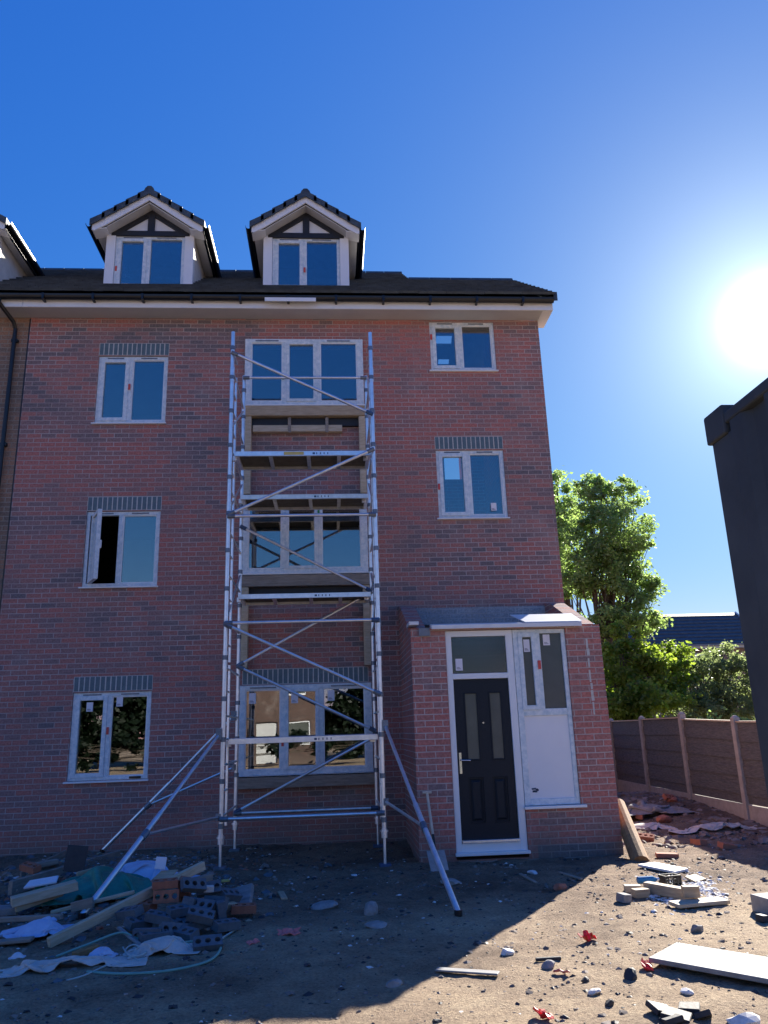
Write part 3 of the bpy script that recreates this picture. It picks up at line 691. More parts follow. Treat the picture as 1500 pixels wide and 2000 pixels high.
# mortar smear running down the right pier
sm2 = MB(); zz = 2.62; xx = 7.06
while zz > 1.75:
    l = random.uniform(.05, .16); ww = random.uniform(.008, .02); sm2.box(xx-ww, xx+ww, PY-.002, PY, zz-l, zz); zz -= l+random.uniform(.0, .04); xx += random.uniform(-.006, .008)
sm2.build('mortar_smear', 'mortar', H)
# door frame and leaf
df = MB(); ring(df, 5.205, 6.083, .10, 2.76, .075, .09, .10, .075, PY+.02, PY+.10); df.box(5.28, 5.993, PY+.021, PY+.099, 2.145, 2.215)
df.box(5.19, 6.10, PY-.045, PY+.10, .065, .10)
dfo = df.build('door_frame', 'upvc', H, bev=.004)
MB().box(5.285, 5.99, PY-.01, PY+.05, .205, .235).build('threshold', 'aluminium', dfo, bev=.003)
pane(dfo, 5.30, 5.975, 2.235, 2.67, PY+.05, 'obscure_clear')
sticker(dfo, 5.37, 2.33, PY+.045, .09, .15)
lx0, lx1, lz0, lz1, ly = 5.284, 5.989, .237, 2.141, PY+.045
leaf = MB(); gl = [(lx0+.12, lx0+.30, 1.15, 1.98), (lx0+.44, lx0+.61, 1.15, 1.98)]; pn = [(lx0+.12, lx0+.31, .42, .95), (lx0+.42, lx0+.61, .42, .95)]
rects_with_holes(leaf, lx0, lx1, lz0, lz1, gl+pn, lambda a, b, c, d: leaf.box(a, b, ly, ly+.045, c, d))
door = leaf.build('front_door', 'door_black', H)
for a, b, c, d in pn:
    p = MB(); ring(p, a, b, c, d, .022, .022, .022, .022, ly+.012, ly+.04); p.box(a+.022, b-.022, ly+.022, ly+.04, c+.022, d-.022)
    p.hexa([(a+.03, ly+.022, c+.03), (b-.03, ly+.022, c+.03), (b-.03, ly+.022, d-.03), (a+.03, ly+.022, d-.03), (a+.055, ly+.004, c+.055), (b-.055, ly+.004, c+.055), (b-.055, ly+.004, d-.055), (a+.055, ly+.004, d-.055)])
    p.build('door_panel', 'door_black', door, bev=.003)
for a, b, c, d in gl:
    p = MB(); ring(p, a, b, c, d, .018, .018, .018, .018, ly-.008, ly+.03); p.build('glass_surround', 'door_black', door, bev=.003)
    MB().box(a+.012, b-.012, ly+.008, ly+.03, c+.012, d-.012).build('door_pane', 'obscure_glass', door)
hd = MB(); hx = lx0+.035; hd.box(hx-.016, hx+.016, ly-.012, ly, 1.0, 1.25); hd.tube([(hx, ly-.012, 1.16), (hx, ly-.055, 1.16), (hx+.12, ly-.055, 1.155)], .010, 8)
hd.build('handle', 'chrome', door, bev=.002)
MB().tube([(5.637, ly, 1.60), (5.637, ly-.008, 1.60)], .012, 10).build('spyhole', 'chrome', door)
# porch side window
pf = MB(); y = PY+.02; x0, x1, z0, z1 = 6.089, 6.783, .60, 2.76
ring(pf, x0, x1, z0, z1, .075, .055, .075, .055, y, y+.07); pf.box(x0+.075, x1-.055, y+.001, y+.069, 1.665, 1.75); pf.box(6.375, 6.445, y+.001, y+.069, 1.75, z1-.055)
pfo = pf.build('porch_window', 'taped_upvc', H, bev=.004)
s_ = MB(); ring(s_, x0+.063, 6.387, 1.738, z1-.043, .058, .058, .058, .058, y-.014, y+.05); s_.build('sash', 'taped_upvc', pfo, bev=.004)
MB().box(x0+.115, 6.335, y+.02, y+.035, 1.79, z1-.095).build('pane', 'obscure_glass', pfo); MB().box(6.445, x1-.055, y+.03, y+.045, 1.75, z1-.055).build('pane', 'obscure_glass', pfo)
MB().box(x0+.075, x1-.055, y+.02, y+.04, .675, 1.665).build('white_panel', 'white_panel', pfo)
MB().box(x0-.02, x1+.06, PY-.05, y+.05, .562, .594).build('sill', 'upvc', pfo, bev=.003)
sticker(pfo, 6.27, 2.55, y+.018, .08, .16); sticker(pfo, 6.54, 2.62, y+.028, .09, .14)
mark(pfo, 6.41, 2.30, y-.016, w=.04, h=.11)
sp = MB()
for i in range(7): a, b = 6.17+random.uniform(0, .08), .73+random.uniform(0, .07); sp.box(a, a+.03, y+.016, y+.0195, b, b+.02)
sp.build('blue_smear', 'coupler_blue', pfo)

# ------------------------------------------------------------------ neighbour in the terrace
T = empty('terraced_house', (-4, 0, 0), 'browner brick terrace house with black downpipe, cut off by the left edge', 'house')
tw = MB(); rects_with_holes(tw, -7.0, XL-.01, -.3, EV, [], lambda a, b, c, d: tw.box(a, b, .002, .28, c, d)); tw.box(-7.0, XL-.01, BY1-.28, BY1, -.3, EV)
tw.box(-7.0, -6.72, .28, BY1-.28, -.3, EV)
tw.build('wall', 'old_brick', T)
eaves(T, -7.0, XL-.004)
tr_ = MB(); tiled(tr_, -7.0, XL, YE-.06, ZE-.01, RY1, R1); ridge(tr_, [(-7, RY1, R1+.04), (XL, RY1, R1+.04)])
tr_.prism([(-7, YE, ZE-.07), (-7, RY1, R1-.06), (-7, RY1, R1-.14), (-7, YE+.1, ZE-.1)], (7+XL, 0, 0))
tr_.prism([(-7, RY1, R1-.02), (-7, BY1+.35, ZE-.02), (-7, BY1+.35, ZE-.1), (-7, RY1, R1-.1)], (7+XL, 0, 0))
tr_.build('roof', 'roof_tile', T)
dormer(T, -2.82)
dpi = MB(); dpi.tube([(-1.49, YE-.045, 8.40), (-1.49, YE-.045, 8.30), (-1.36, -.13, 8.12), (-1.345, -.065, 8.02), (-1.345, -.065, .0)], .034, 10)
for z in (7.8, 6.0, 4.2, 2.4, .8): dpi.box(-1.395, -1.295, -.07, .0, z, z+.05)
dpi.build('downpipe', 'black_plastic', T, smooth=False)

# ------------------------------------------------------------------ scaffold tower
TW = empty('scaffold_tower', (3.37, -1.15, 0), 'tall aluminium scaffold tower with braces and outriggers in front of the bay windows', 'scaffold')
FX = (2.41, 4.335); FY, RYY = -1.85, -.45; TOP = 7.0; r0 = .027
for xi, x in enumerate(FX):
    for yi, y in enumerate((FY, RYY)):
        b0 = .42
        u = MB(); u.tube([(x, y, b0), (x, y, TOP)], r0, 12)
        z = .5
        up_ = u.build('upright', 'aluminium', TW, smooth=False)
        c = MB(); zs = [.52, 1.02, 1.50, 1.98, 2.48, 2.9, 3.35, 3.85, 4.35, 4.85, 5.3, 5.8, 6.3, 6.75]
        for z in zs: MB().tube([(x, y, z-.028), (x, y, z+.028)], r0+.009, 10).build('collar', 'coupler_grey', up_)
        for z in (2.45, 4.40, 6.35): MB().tube([(x, y, z-.11), (x, y, z+.11)], r0+.005, 10).build('spigot_sleeve', 'aluminium', up_)
        j = MB(); g = gz(x, y); j.tube([(x, y, g+.03), (x, y, b0+.08)], .018, 8); j.tube([(x, y, b0-.10), (x, y, b0)], r0+.012, 10)
        j.tube([(x, y, b0-.035), (x, y, b0-.015)], .05, 8)
        lg = j.build('adjustable_leg', 'aluminium', TW)
        bp = MB(); bp.box(x-.07, x+.07, y-.07, y+.07, g-.0, g+.035); bp.build('base_plate', 'coupler_blue' if xi else 'coupler_grey', lg, bev=.004)
    # end frame rungs and the inner ladder stile
    zs = [.62, .9, 1.2, 1.5, 1.78, 2.08, 2.36, 2.66, 2.95, 3.25, 3.55, 3.83, 4.12, 4.4, 4.7, 4.98, 5.27, 5.56, 5.85, 6.14, 6.43, 6.72]
    rg = MB()
    for k, z in enumerate(zs):
        if k % 2 == 0: MB().tube([(x, FY, z), (x, RYY, z)], .016, 8).build('rung', 'aluminium', TW)
        else: MB().tube([(x, FY+.02, z), (x, -1.42, z)], .014, 8).build('rung', 'aluminium', TW)
    MB().tube([(x, -1.42, .48), (x, -1.42, 2.42)], .019, 8).build('ladder_stile', 'aluminium', TW)
    MB().tube([(x, -1.42, 2.46), (x, -1.42, 6.5)], .019, 8).build('ladder_stile', 'aluminium', TW)
    dg = MB()
    for a, bz in ((2.95, 3.8), (4.4, 5.2), (5.56, 6.4)): MB().tube([(x, FY, a), (x, RYY, bz)], .016, 8).build('end_brace', 'aluminium', TW)
def brace(a, b, r=.021):
    o = MB().tube([a, b], r, 10).build('brace', 'aluminium', TW)
    a, b = Vector(a), Vector(b); d = (b-a).normalized(); 
    for p, s in ((a, 1), (b, -1)):
        MB().tube([p-d*.03*s, p+d*.07*s], .03, 8).build('brace_hook', random.choice(['coupler_grey', 'coupler_grey', 'coupler_blue']), o)
L_, R_x = FX; fy = FY-.045; ry = RYY-.045
for (za, zb2, y) in ((6.65, 5.74, fy), (4.33, 5.21, fy), (2.88, 1.99, fy)): brace((L_+.02, y, za), (R_x-.02, y, zb2))
for (za, zb2, y) in ((4.52, 3.53, ry), (2.50, 3.50, ry), (2.47, 1.55, ry), (.55, 1.46, ry)): brace((L_+.02, y, za), (R_x-.02, y, zb2))
for z, y in ((4.30, fy), (2.905, fy), (.60, fy)): brace((L_+.02, y, z), (R_x-.02, y, z))
for z, y in ((6.95, ry), (.53, ry)): brace((L_+.02, y, z+.0), (R_x-.02, y, z))
def deck(y0, z, sticker_x=None, tilt=0, pale=False):
    x0, x1 = L_+.05, R_x-.04; y1 = y0+.60
    b = MB(); b.box(x0, x1, y0+.03, y1-.03, z-.02, z); o = b.build('platform', 'deck_board', TW)
    e = MB(); e.box(x0, x1, y0, y0+.03, z-.062, z+.006); e.box(x0, x1, y1-.03, y1, z-.062, z+.006)
    for x in (x0+.45, (x0+x1)/2+.05, x1-.45): e.box(x, x+.05, y0+.03, y1-.03, z-.06, z-.021)
    for x in (x0, x1-.05): e.box(x, x+.05, y0+.031, y1-.031, z-.062, z-.0205); e.box(x-.04, x+.02, y0+.1, y0+.16, z-.09, z-.02)
    e.build('platform_beam', 'aluminium', o, bev=.003)
    s = MB()
    if sticker_x: s.box(sticker_x, sticker_x+.27, y0-.002, y0, z-.05, z-.005)
    if len(s.v): s.build('sticker', 'yellow_sticker', o)
    k = MB(); xx = x0+1.05
    for i in range(5): k.box(xx, xx+.012+.02*(i == 0), y0-.002, y0, z-.042, z-.016); xx += .05
    k.build('stamp', 'coupler_blue', o)
deck(-1.77, 5.24, sticker_x=3.12); deck(-1.00, 4.86); deck(-.98, 3.42); deck(-1.76, 1.50)
# outriggers
def outrigger(top, foot, lowp, t_at, name='outrigger'):
    top, foot, lowp = Vector(top), Vector(foot), Vector(lowp); mid = top.lerp(foot, t_at)
    m1 = top.lerp(foot, .5)
    b = MB(); b.tube([top, m1+(foot-top)*.02], .021, 10); b.tube([m1, foot+Vector((0, 0, .03))], .027, 10)
    o = b.build('outrigger', 'aluminium', TW)
    MB().tube([lowp, mid], .017, 8).build('outrigger_brace', 'aluminium', o)
    MB().tube([mid-(foot-top).normalized()*.05, mid+(foot-top).normalized()*.05], .036, 8).build('clamp', 'coupler_grey', o)
    c = MB(); c.box(top.x-.035, top.x+.035, top.y-.04, top.y+.035, top.z-.06, top.z+.07); c.build('clamp', 'coupler_grey', o)
    MB().tube([lowp-Vector((0, 0, .04)), lowp+Vector((0, 0, .04))], .04, 8).build('clamp', 'coupler_grey', o)
    MB().tube([foot, foot+Vector((0, 0, .05))], .035, 10).build('rubber_foot', 'black_plastic', o)
outrigger((L_-.05, FY, 1.56), (1.50, -4.0, gz(1.5, -4.0)), (L_-.03, FY, .62), .62)
outrigger((R_x+.05, FY, 1.60), (4.79, -4.46, gz(4.79, -4.46)), (R_x+.03, FY, .72), .62)
ft = onY(200, 1662, -.28)
outrigger((L_-.05, RYY, 1.80), (ft.x, ft.y, gz(ft.x, ft.y)), (L_-.03, RYY, 1.12), .66)
# ------------------------------------------------------------------ spade against the porch
SPD = empty('spade', (4.9, PY-.25, 0), 'wooden T handled spade leaning on the porch brickwork left of the black door', 'spade')
a, b = onY(834, 1548, PY-.05), onY(850, 1662, PY-.24)
s_ = MB(); s_.tube([a, a.lerp(b, .72)], .017, 10); s_.tube([a+Vector((-.055, 0, .0)), a+Vector((.055, 0, .0))], .016, 10)
s_.build('shaft', 'spade_wood', SPD)
MB().tube([a.lerp(b, .70), b], .016, 10).build('socket', 'black_plastic', SPD)
p0, p1 = onY(833, 1662, PY-.22), onY(868, 1660, PY-.22); q0, q1 = onZ(842, 1703, .01), onZ(877, 1699, .01)
bl = MB(); n_ = Vector((0, .012, 0)); bl.hexa([q0, q1, q1+n_, q0+n_, p0, p1, p1+n_, p0+n_]); bl.build('blade', 'spade_steel', SPD, bev=.003)

# ------------------------------------------------------------------ leaning timber at the porch corner
a, b = onZ(1252, 1684, .0), onY(1212, 1585, -1.35)
lg = MB(); a = Vector((a.x, a.y, -.02)); lg.tube([a, a.lerp(b, .5), b+(b-a)*.15], [.105, .098, .092], 14)
tag(lg.build('timber_pole', 'orange_timber', None, bev=.004), 'thick orange brown pole leaning against the right side of the porch', 'pole')

# ------------------------------------------------------------------ fence
FN = empty('panel_fence', (10.2, 2.5, 0), 'dark boarded fence with pale concrete posts behind the porch', 'fence')
fx = [(10.05, -1.62), (10.05, .46), (10.12, 2.52), (10.2, 4.62), (10.28, 6.7)]
for i, (x, y) in enumerate(fx):
    h = (1.53, 1.56, 1.66, 1.62, 1.60)[i]
    b = MB(); b.box(x-.055, x+.055, y-.055, y+.055, -.1, h); b.hexa([(x-.055, y-.055, h), (x+.055, y-.055, h), (x+.055, y+.055, h), (x-.055, y+.055, h), (x-.02, y-.02, h+.04), (x+.02, y-.02, h+.04), (x+.02, y+.02, h+.04), (x-.02, y+.02, h+.04)])
    b.build('post', 'concrete', FN, bev=.008)
for (xa, ya), (xb, yb) in zip(fx, fx[1:]):
    a, b = Vector((xa, ya+.06, 0)), Vector((xb, yb-.06, 0))
    ih = fx.index((xa, ya)); t0, t1 = (1.47, 1.50, 1.585, 1.56)[ih], (1.49, 1.55, 1.575, 1.56)[ih]
    p = MB(); k = 0; nb = 9
    for k in range(nb):
        o_ = .013 if k % 2 else 0
        za, zb3 = .30+(t0-.30)*(k+.5)/nb, .30+(t1-.30)*(k+.5)/nb
        ja, jb = random.uniform(-.009, .009), random.uniform(-.009, .009)
        p.beam(a+Vector((.006-o_, 0, za+ja)), b+Vector((.006-o_, 0, zb3+jb)), .018, (t0-.3)/nb+random.uniform(.022, .034))
    p.build('panel', 'fence_wood', FN)
    MB().beam(a+Vector((0, 0, t0+.014)), b+Vector((0, 0, t1+.014)), .06, .025).build('capping', 'pale_pine', FN)
    MB().beam(a+Vector((0, 0, .13)), b+Vector((0, 0, .13)), .045, .30).build('gravel_board', 'concrete', FN)
F2 = empty('rear_fence', (8.6, 7.0, 0), 'low black boarded fence glimpsed between the porch and the first concrete post', 'fence')
b = MB(); x = 6.6
while x < 10.2: b.box(x, x+.14, 7.0+.01*(int(x*7) % 2), 7.03+.01*(int(x*7) % 2), 0, 1.42); x += .142
b.build('board', 'dark_fence', F2); MB().box(6.6, 10.2, 7.045, 7.1, 1.1, 1.18).build('rail', 'dark_fence', F2)

# ------------------------------------------------------------------ container beside the photographer
d = ray(1372, 818); hh = math.hypot(d.x, d.y); cc = O + d/hh*2.78
KX, KY, KZ = cc.x, cc.y, cc.z
K = empty('site_container', (KX+1.2, KY-3, 0), 'dark steel site container wall with corner block, cut off by the right edge', 'container')
b = MB(); yy = KY-.16; prof = []; st = 0; seq = [(0, .07), (.032, .035), (.032, .07), (0, .035)]
pts = []; y = KY-.15
while y > KY-5.9:
    pts += [(KX+.010, y), (KX+.010, y-.07), (KX+.034, y-.105), (KX+.034, y-.175)]; y -= .21
poly = pts + [(KX+2.4, y), (KX+2.4, KY-.15)]
b.prism([(p[0], p[1], .18) for p in poly], (0, 0, KZ-.25))
b.build('corrugated_wall', 'steel_dark', K)
b = MB(); b.box(KX+.006, KX+2.42, KY-6.05, KY-.01, KZ-.07, KZ-.03); b.box(KX+.012, KX+2.42, KY-6.05, KY-.01, .0, .18); b.box(KX+.012, KX+.17, KY-.15, KY-.012, .18, KZ-.10); b.box(KX+2.25, KX+2.42, KY-.15, KY-.012, .18, KZ-.10)
b.build('frame', 'steel_dark', K, bev=.008)
for x in (KX, KX+2.26):
    for z in (KZ-.105, 0): MB().box(x, x+.165, KY-.13, KY, z, z+.105).build('corner_block', 'steel_dark', K, bev=.008)

# ------------------------------------------------------------------ trees
def leaves(blobs, n, size, seed, name='crown', m='leaf_mid', parent=None, floor_=0.2):
    g = np.random.default_rng(seed)
    vol = np.array([b[3]*b[4]*b[5] for b in blobs]); pr_ = vol**.8/np.sum(vol**.8)
    # clumps near the skin of each lobe, leaves round each clump: uneven outline, gaps between clumps
    nc = max(30, n//85); ci = g.choice(len(blobs), nc, p=pr_)
    B = np.array(blobs)[ci]; dv = g.normal(size=(nc, 3)); dv /= np.linalg.norm(dv, axis=1)[:, None]
    rr = g.uniform(.25, 1.0, nc)**.5*g.uniform(.8, 1.18, nc)
    cc_ = B[:, :3] + dv*B[:, 3:6]*rr[:, None]
    cs = g.uniform(.13, .34, nc)*np.clip(B[:, 3:6].mean(1), .5, 1.5)
    k = g.integers(0, nc, n); p = cc_[k] + g.normal(size=(n, 3))*cs[k][:, None]*np.array([.62, .62, .45])
    p = p[p[:, 2] > floor_]; n = len(p)
    a = g.normal(size=(n, 3)); a[:, 2] = a[:, 2]*.5-.35; a /= np.linalg.norm(a, axis=1)[:, None]
    u = g.normal(size=(n, 3)); u[:, 2] *= .9; s = np.cross(a, u); s /= np.linalg.norm(s, axis=1)[:, None]
    L = size*g.uniform(.6, 1.4, n)[:, None]; Wd = L*.30
    nn = np.cross(a, s)*L*.08
    v = np.stack([p, p+a*L*.5+s*Wd+nn, p+a*L, p+a*L*.5-s*Wd+nn], 1).reshape(-1, 3)
    i = np.arange(n)[:, None]*4; f = np.concatenate([i, i+1, i+2, i+3], 1)
    me = bpy.data.meshes.new(name); me.vertices.add(len(v)); me.vertices.foreach_set('co', v.ravel().astype(np.float32))
    me.loops.add(4*n); me.loops.foreach_set('vertex_index', f.ravel().astype(np.int32)); me.polygons.add(n)
    me.polygons.foreach_set('loop_start', (np.arange(n)*4).astype(np.int32)); me.update(); me.validate(); me.materials.append(M[m])
    o = bpy.data.objects.new(name, me); COL.objects.link(o)
    if parent is not None: o.parent = parent; o.location = -parent.location
    return o
def tree(name, label, base, blobs, n, size, seed, m, trunk=.16, stems=1, cat='tree'):
    R = empty(name, base, label, cat); g = random.Random(seed)
    tb = MB(); bx, by, bz = base
    for s in range(stems):
        ox, oy = g.uniform(-.25, .25)*(stems > 1), g.uniform(-.25, .25)*(stems > 1)
        top = blobs[s % len(blobs)]
        pts = [Vector((bx+ox, by+oy, bz-.1))]
        for t_ in (.25, .5, .75, 1): pts.append(Vector((bx+ox+(top[0]-bx-ox)*t_+g.uniform(-.12, .12), by+oy+(top[1]-by-oy)*t_+g.uniform(-.12, .12), bz+(top[2]+top[5]*.4-bz)*t_)))
        tb.tube(pts, [trunk, trunk*.8, trunk*.6, trunk*.4, trunk*.15], 8)
        for bl in blobs:
            j = g.choice([1, 2, 3]); p = pts[j]
            for q in range(2):
                e = Vector((bl[0]+g.uniform(-.6, .6)*bl[3], bl[1]+g.uniform(-.6, .6)*bl[4], bl[2]+g.uniform(-.3, .6)*bl[5]))
                mid = p.lerp(e, .5)+Vector((g.uniform(-.15, .15), g.uniform(-.15, .15), .1))
                tb.tube([p, mid, e], [trunk*.35, trunk*.22, trunk*.06], 6)
    tb.build('trunk', 'bark', R)
    leaves(blobs, n, size, seed, 'crown', m, R)
def P12(px, py, y): q = onY(px, py, y); return (q.x, q.y, q.z)
def blob(px, py, y, rx, rz_, ry_=None):
    q = onY(px, py, y); return (q.x, q.y, q.z, rx, ry_ or rx, rz_)
b1 = [blob(1180, 985, 12, .75, 1.0), blob(1150, 960, 12, .6, .8), blob(1225, 965, 12.2, .6, .8), blob(1200, 1040, 11.6, 1.1, 1.0), blob(1130, 1060, 12, .9, 1.0), blob(1225, 1090, 12, .75, .9),
      blob(1160, 1110, 11.6, 1.0, .8), blob(1255, 1150, 12.3, .65, .55), blob(1215, 1170, 12.0, .8, .6), blob(1120, 1140, 12.4, .8, .6), blob(1262, 1060, 12, .4, .5), blob(1190, 1215, 11.8, .9, .5), blob(1250, 1215, 12, .8, .45), blob(1150, 1225, 12, .7, .4)]
tree('broadleaf_tree', 'tall broadleaf tree rising behind the porch to the second floor', (12.05, 12, 0), b1, 32000, .115, 3, 'leaf_mid', .085, 4)
b2 = [blob(1085, 960, 15, .9, .9), blob(1075, 1020, 15, 1.2, 1.2), blob(1100, 1000, 15.2, .6, .8), blob(1085, 1100, 15, 1.0, 1.0)]
tree('broadleaf_tree', 'smaller tree crown showing just past the right edge of the brick house', (12.2, 15, 0), b2, 9000, .13, 5, 'leaf_mid', .15)
b3 = [blob(1215, 1290, 9.5, .8, .55), blob(1260, 1300, 9.6, .8, .6), blob(1300, 1290, 10, .7, .5), blob(1200, 1345, 9.2, .9, .6), blob(1250, 1370, 9, 1.0, .6), blob(1210, 1410, 9, .9, .5), blob(1290, 1350, 9.5, .8, .55), blob(1225, 1240, 9.8, .5, .4), blob(1320, 1330, 10, .6, .5)]
tree('sycamore_bush', 'bright yellow green bush just right of the porch above the fence', (11.4, 9.3, 0), b3, 20000, .125, 8, 'leaf_light', .09, 3, 'bush')
b4 = [blob(1350, 1320, 10.5, .8, .6), blob(1400, 1300, 10.5, .8, .6), blob(1430, 1320, 10.2, .7, .6), blob(1370, 1370, 10, 1.0, .6), blob(1430, 1380, 10, .9, .6), blob(1412, 1268, 10.6, .3, .35), blob(1480, 1330, 10.5, .9, .8), blob(1340, 1390, 9.5, .8, .5)]
tree('shrub', 'dusty olive green shrub over the fence below the distant roof', (14.2, 10.3, 0), b4, 18000, .095, 9, 'leaf_dusty', .08, 3, 'bush')
b5 = [(11.6, 8.2, .8, 1.1, .6, .7), (13.2, 7.6, .8, 1.3, .7, .8), (14.6, 7.4, .9, 1.1, .7, .8), (12.3, 5.6, .7, .9, 1.0, .7)]
tree('hedge_bush', 'dark low bush pressed against the back of the fence', (12.6, 7.4, 0), b5, 6000, .14, 10, 'leaf_mid', .06, 2, 'bush')

# ------------------------------------------------------------------ bungalow far behind
BG = empty('bungalow', (24, 33, 0), 'distant house with a plain dark roof above the shrubs', 'house')
q0, q1 = onY(1235, 1203, 33), onY(1436, 1199, 33); e0, e1 = onY(1240, 1262, 30), onY(1438, 1258, 30)
rzg, reg = q0.z+.03, e0.z
b = MB(); nco = 9
for i in range(nco):
    a0, a1 = i/nco, (i+1)/nco
    b.hexa([(20, 30+3*a0, reg+(rzg-reg)*a0), (q1.x, 30+3*a0, reg+(rzg-reg)*a0), (q1.x, 30+3*a1+.05, reg+(rzg-reg)*a1-.03), (20, 30+3*a1+.05, reg+(rzg-reg)*a1-.03),
            (20, 30+3*a0, reg+(rzg-reg)*a0+.07), (q1.x, 30+3*a0, reg+(rzg-reg)*a0+.07), (q1.x, 30+3*a1+.05, reg+(rzg-reg)*a1+.03), (20, 30+3*a1+.05, reg+(rzg-reg)*a1+.03)])
b.prism([(20, 33, rzg), (20, 36, reg), (20, 36, reg-.1), (20, 33, rzg-.1)], (q1.x-20, 0, 0))
b.build('roof', 'roof_tile', BG)
b = MB(); b.prism([(q1.x-.15, 30.3, 0), (q1.x-.15, 35.7, 0), (q1.x-.15, 35.7, reg-.1), (q1.x-.15, 33, rzg-.15), (q1.x-.15, 30.3, reg-.1)], (.1, 0, 0)); b.box(20, q1.x-.15, 30.3, 30.6, 0, reg-.12); b.box(20, q1.x-.15, 35.4, 35.7, 0, reg-.12)
b.build('wall', 'old_brick', BG)
b = MB(); b.box(20, q1.x, 29.92, 29.98, reg-.22, reg-.02); b.build('fascia', 'soffit_white', BG)
b = MB(); b.box(20, q1.x, 29.8, 29.91, reg-.08, reg); b.build('gutter', 'coupler_grey', BG)
b = MB(); b.prism([(q1.x, 29.95, reg-.15), (q1.x, 33, rzg-.12), (q1.x, 33, rzg+.1), (q1.x, 29.95, reg+.1)], (.06, 0, 0)); b.prism([(q1.x, 36, reg-.15), (q1.x, 33, rzg-.12), (q1.x, 33, rzg+.1), (q1.x, 36, reg+.1)], (.06, 0, 0)); b.build('verge', 'white_board', BG)
wq = onY(1360, 1280, 30.2); f_ = MB(); ring(f_, wq.x-.7, wq.x+.7, wq.z-1.1, wq.z+.1, .1, .1, .1, .1, 30.2, 30.3); f_.box(wq.x-.04, wq.x+.04, 30.2, 30.3, wq.z-1, wq.z)
wo = f_.build('window', 'upvc', BG); MB().box(wq.x-.62, wq.x+.62, 30.25, 30.28, wq.z-1.02, wq.z+.02).build('pane', 'obscure_glass', wo)

# ------------------------------------------------------------------ across the site, behind the camera: seen mirrored in the lower panes
OP = empty('facing_house', (-1, -31, 0), 'sunlit brick house mirrored in the ground floor panes', 'house')
b = MB(); rects_with_holes(b, -4.5, 3.2, 0, 5.2, [(-3.4, -2.2, .9, 2.1), (-.2, .9, .05, 2.1), (1.4, 2.6, .9, 2.1), (-3.4, -2.2, 3.4, 4.5), (1.2, 2.4, 3.4, 4.5)], lambda a, b_, c, d: b.box(a, b_, -30.3, -30.0, c, d)); b.box(-4.5, 3.2, -36, -35.7, 0, 5.2); b.box(-4.5, -4.2, -35.7, -30.3, 0, 5.2); b.box(2.9, 3.2, -35.7, -30.3, 0, 5.2)
b.build('wall', 'far_brick', OP)
b = MB(); b.prism([(-4.8, -29.6, 5.1), (-4.8, -33, 7.4), (-4.8, -36.4, 5.1), (-4.8, -33, 7.2)], (8.3, 0, 0)); b.prism([(-4.8, -29.6, 5.1), (-4.8, -33, 7.4), (-4.8, -33, 7.2), (-4.8, -29.7, 5.0)], (8.3, 0, 0)); b.build('roof', 'roof_tile', OP)
for a, b_, c, d in [(-3.4, -2.2, .9, 2.1), (1.4, 2.6, .9, 2.1), (-3.4, -2.2, 3.4, 4.5), (1.2, 2.4, 3.4, 4.5)]:
    f_ = MB(); ring(f_, a, b_, c, d, .08, .08, .08, .08, -30.15, -30.05); wo = f_.build('window', 'upvc', OP); MB().box(a+.06, b_-.06, -30.12, -30.1, c+.06, d-.06).build('pane', 'obscure_glass', wo)
MB().box(-.18, .88, -30.2, -30.12, .05, 2.08).build('door', 'soffit_white', OP)
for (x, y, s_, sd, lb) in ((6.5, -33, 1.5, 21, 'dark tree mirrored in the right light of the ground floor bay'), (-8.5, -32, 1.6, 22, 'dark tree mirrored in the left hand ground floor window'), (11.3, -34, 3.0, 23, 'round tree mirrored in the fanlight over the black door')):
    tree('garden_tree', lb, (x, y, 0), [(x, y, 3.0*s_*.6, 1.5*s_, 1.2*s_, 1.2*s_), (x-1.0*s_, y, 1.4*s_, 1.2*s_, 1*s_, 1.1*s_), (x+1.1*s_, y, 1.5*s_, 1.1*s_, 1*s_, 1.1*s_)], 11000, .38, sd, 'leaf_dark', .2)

tree('darkening_hedge', 'unseen dark hedge added to darken the bottom of the ground floor panes', (0, -27, 0), [(x_, -27, .9, 1.3, .6, .8) for x_ in range(-14, 16, 2) if not -3 < x_ < 1], 9000, .26, 51, 'leaf_dark', .05, 1, 'hedge')  # unseen hedge, added so the lower panes mirror something dark, not bright soil
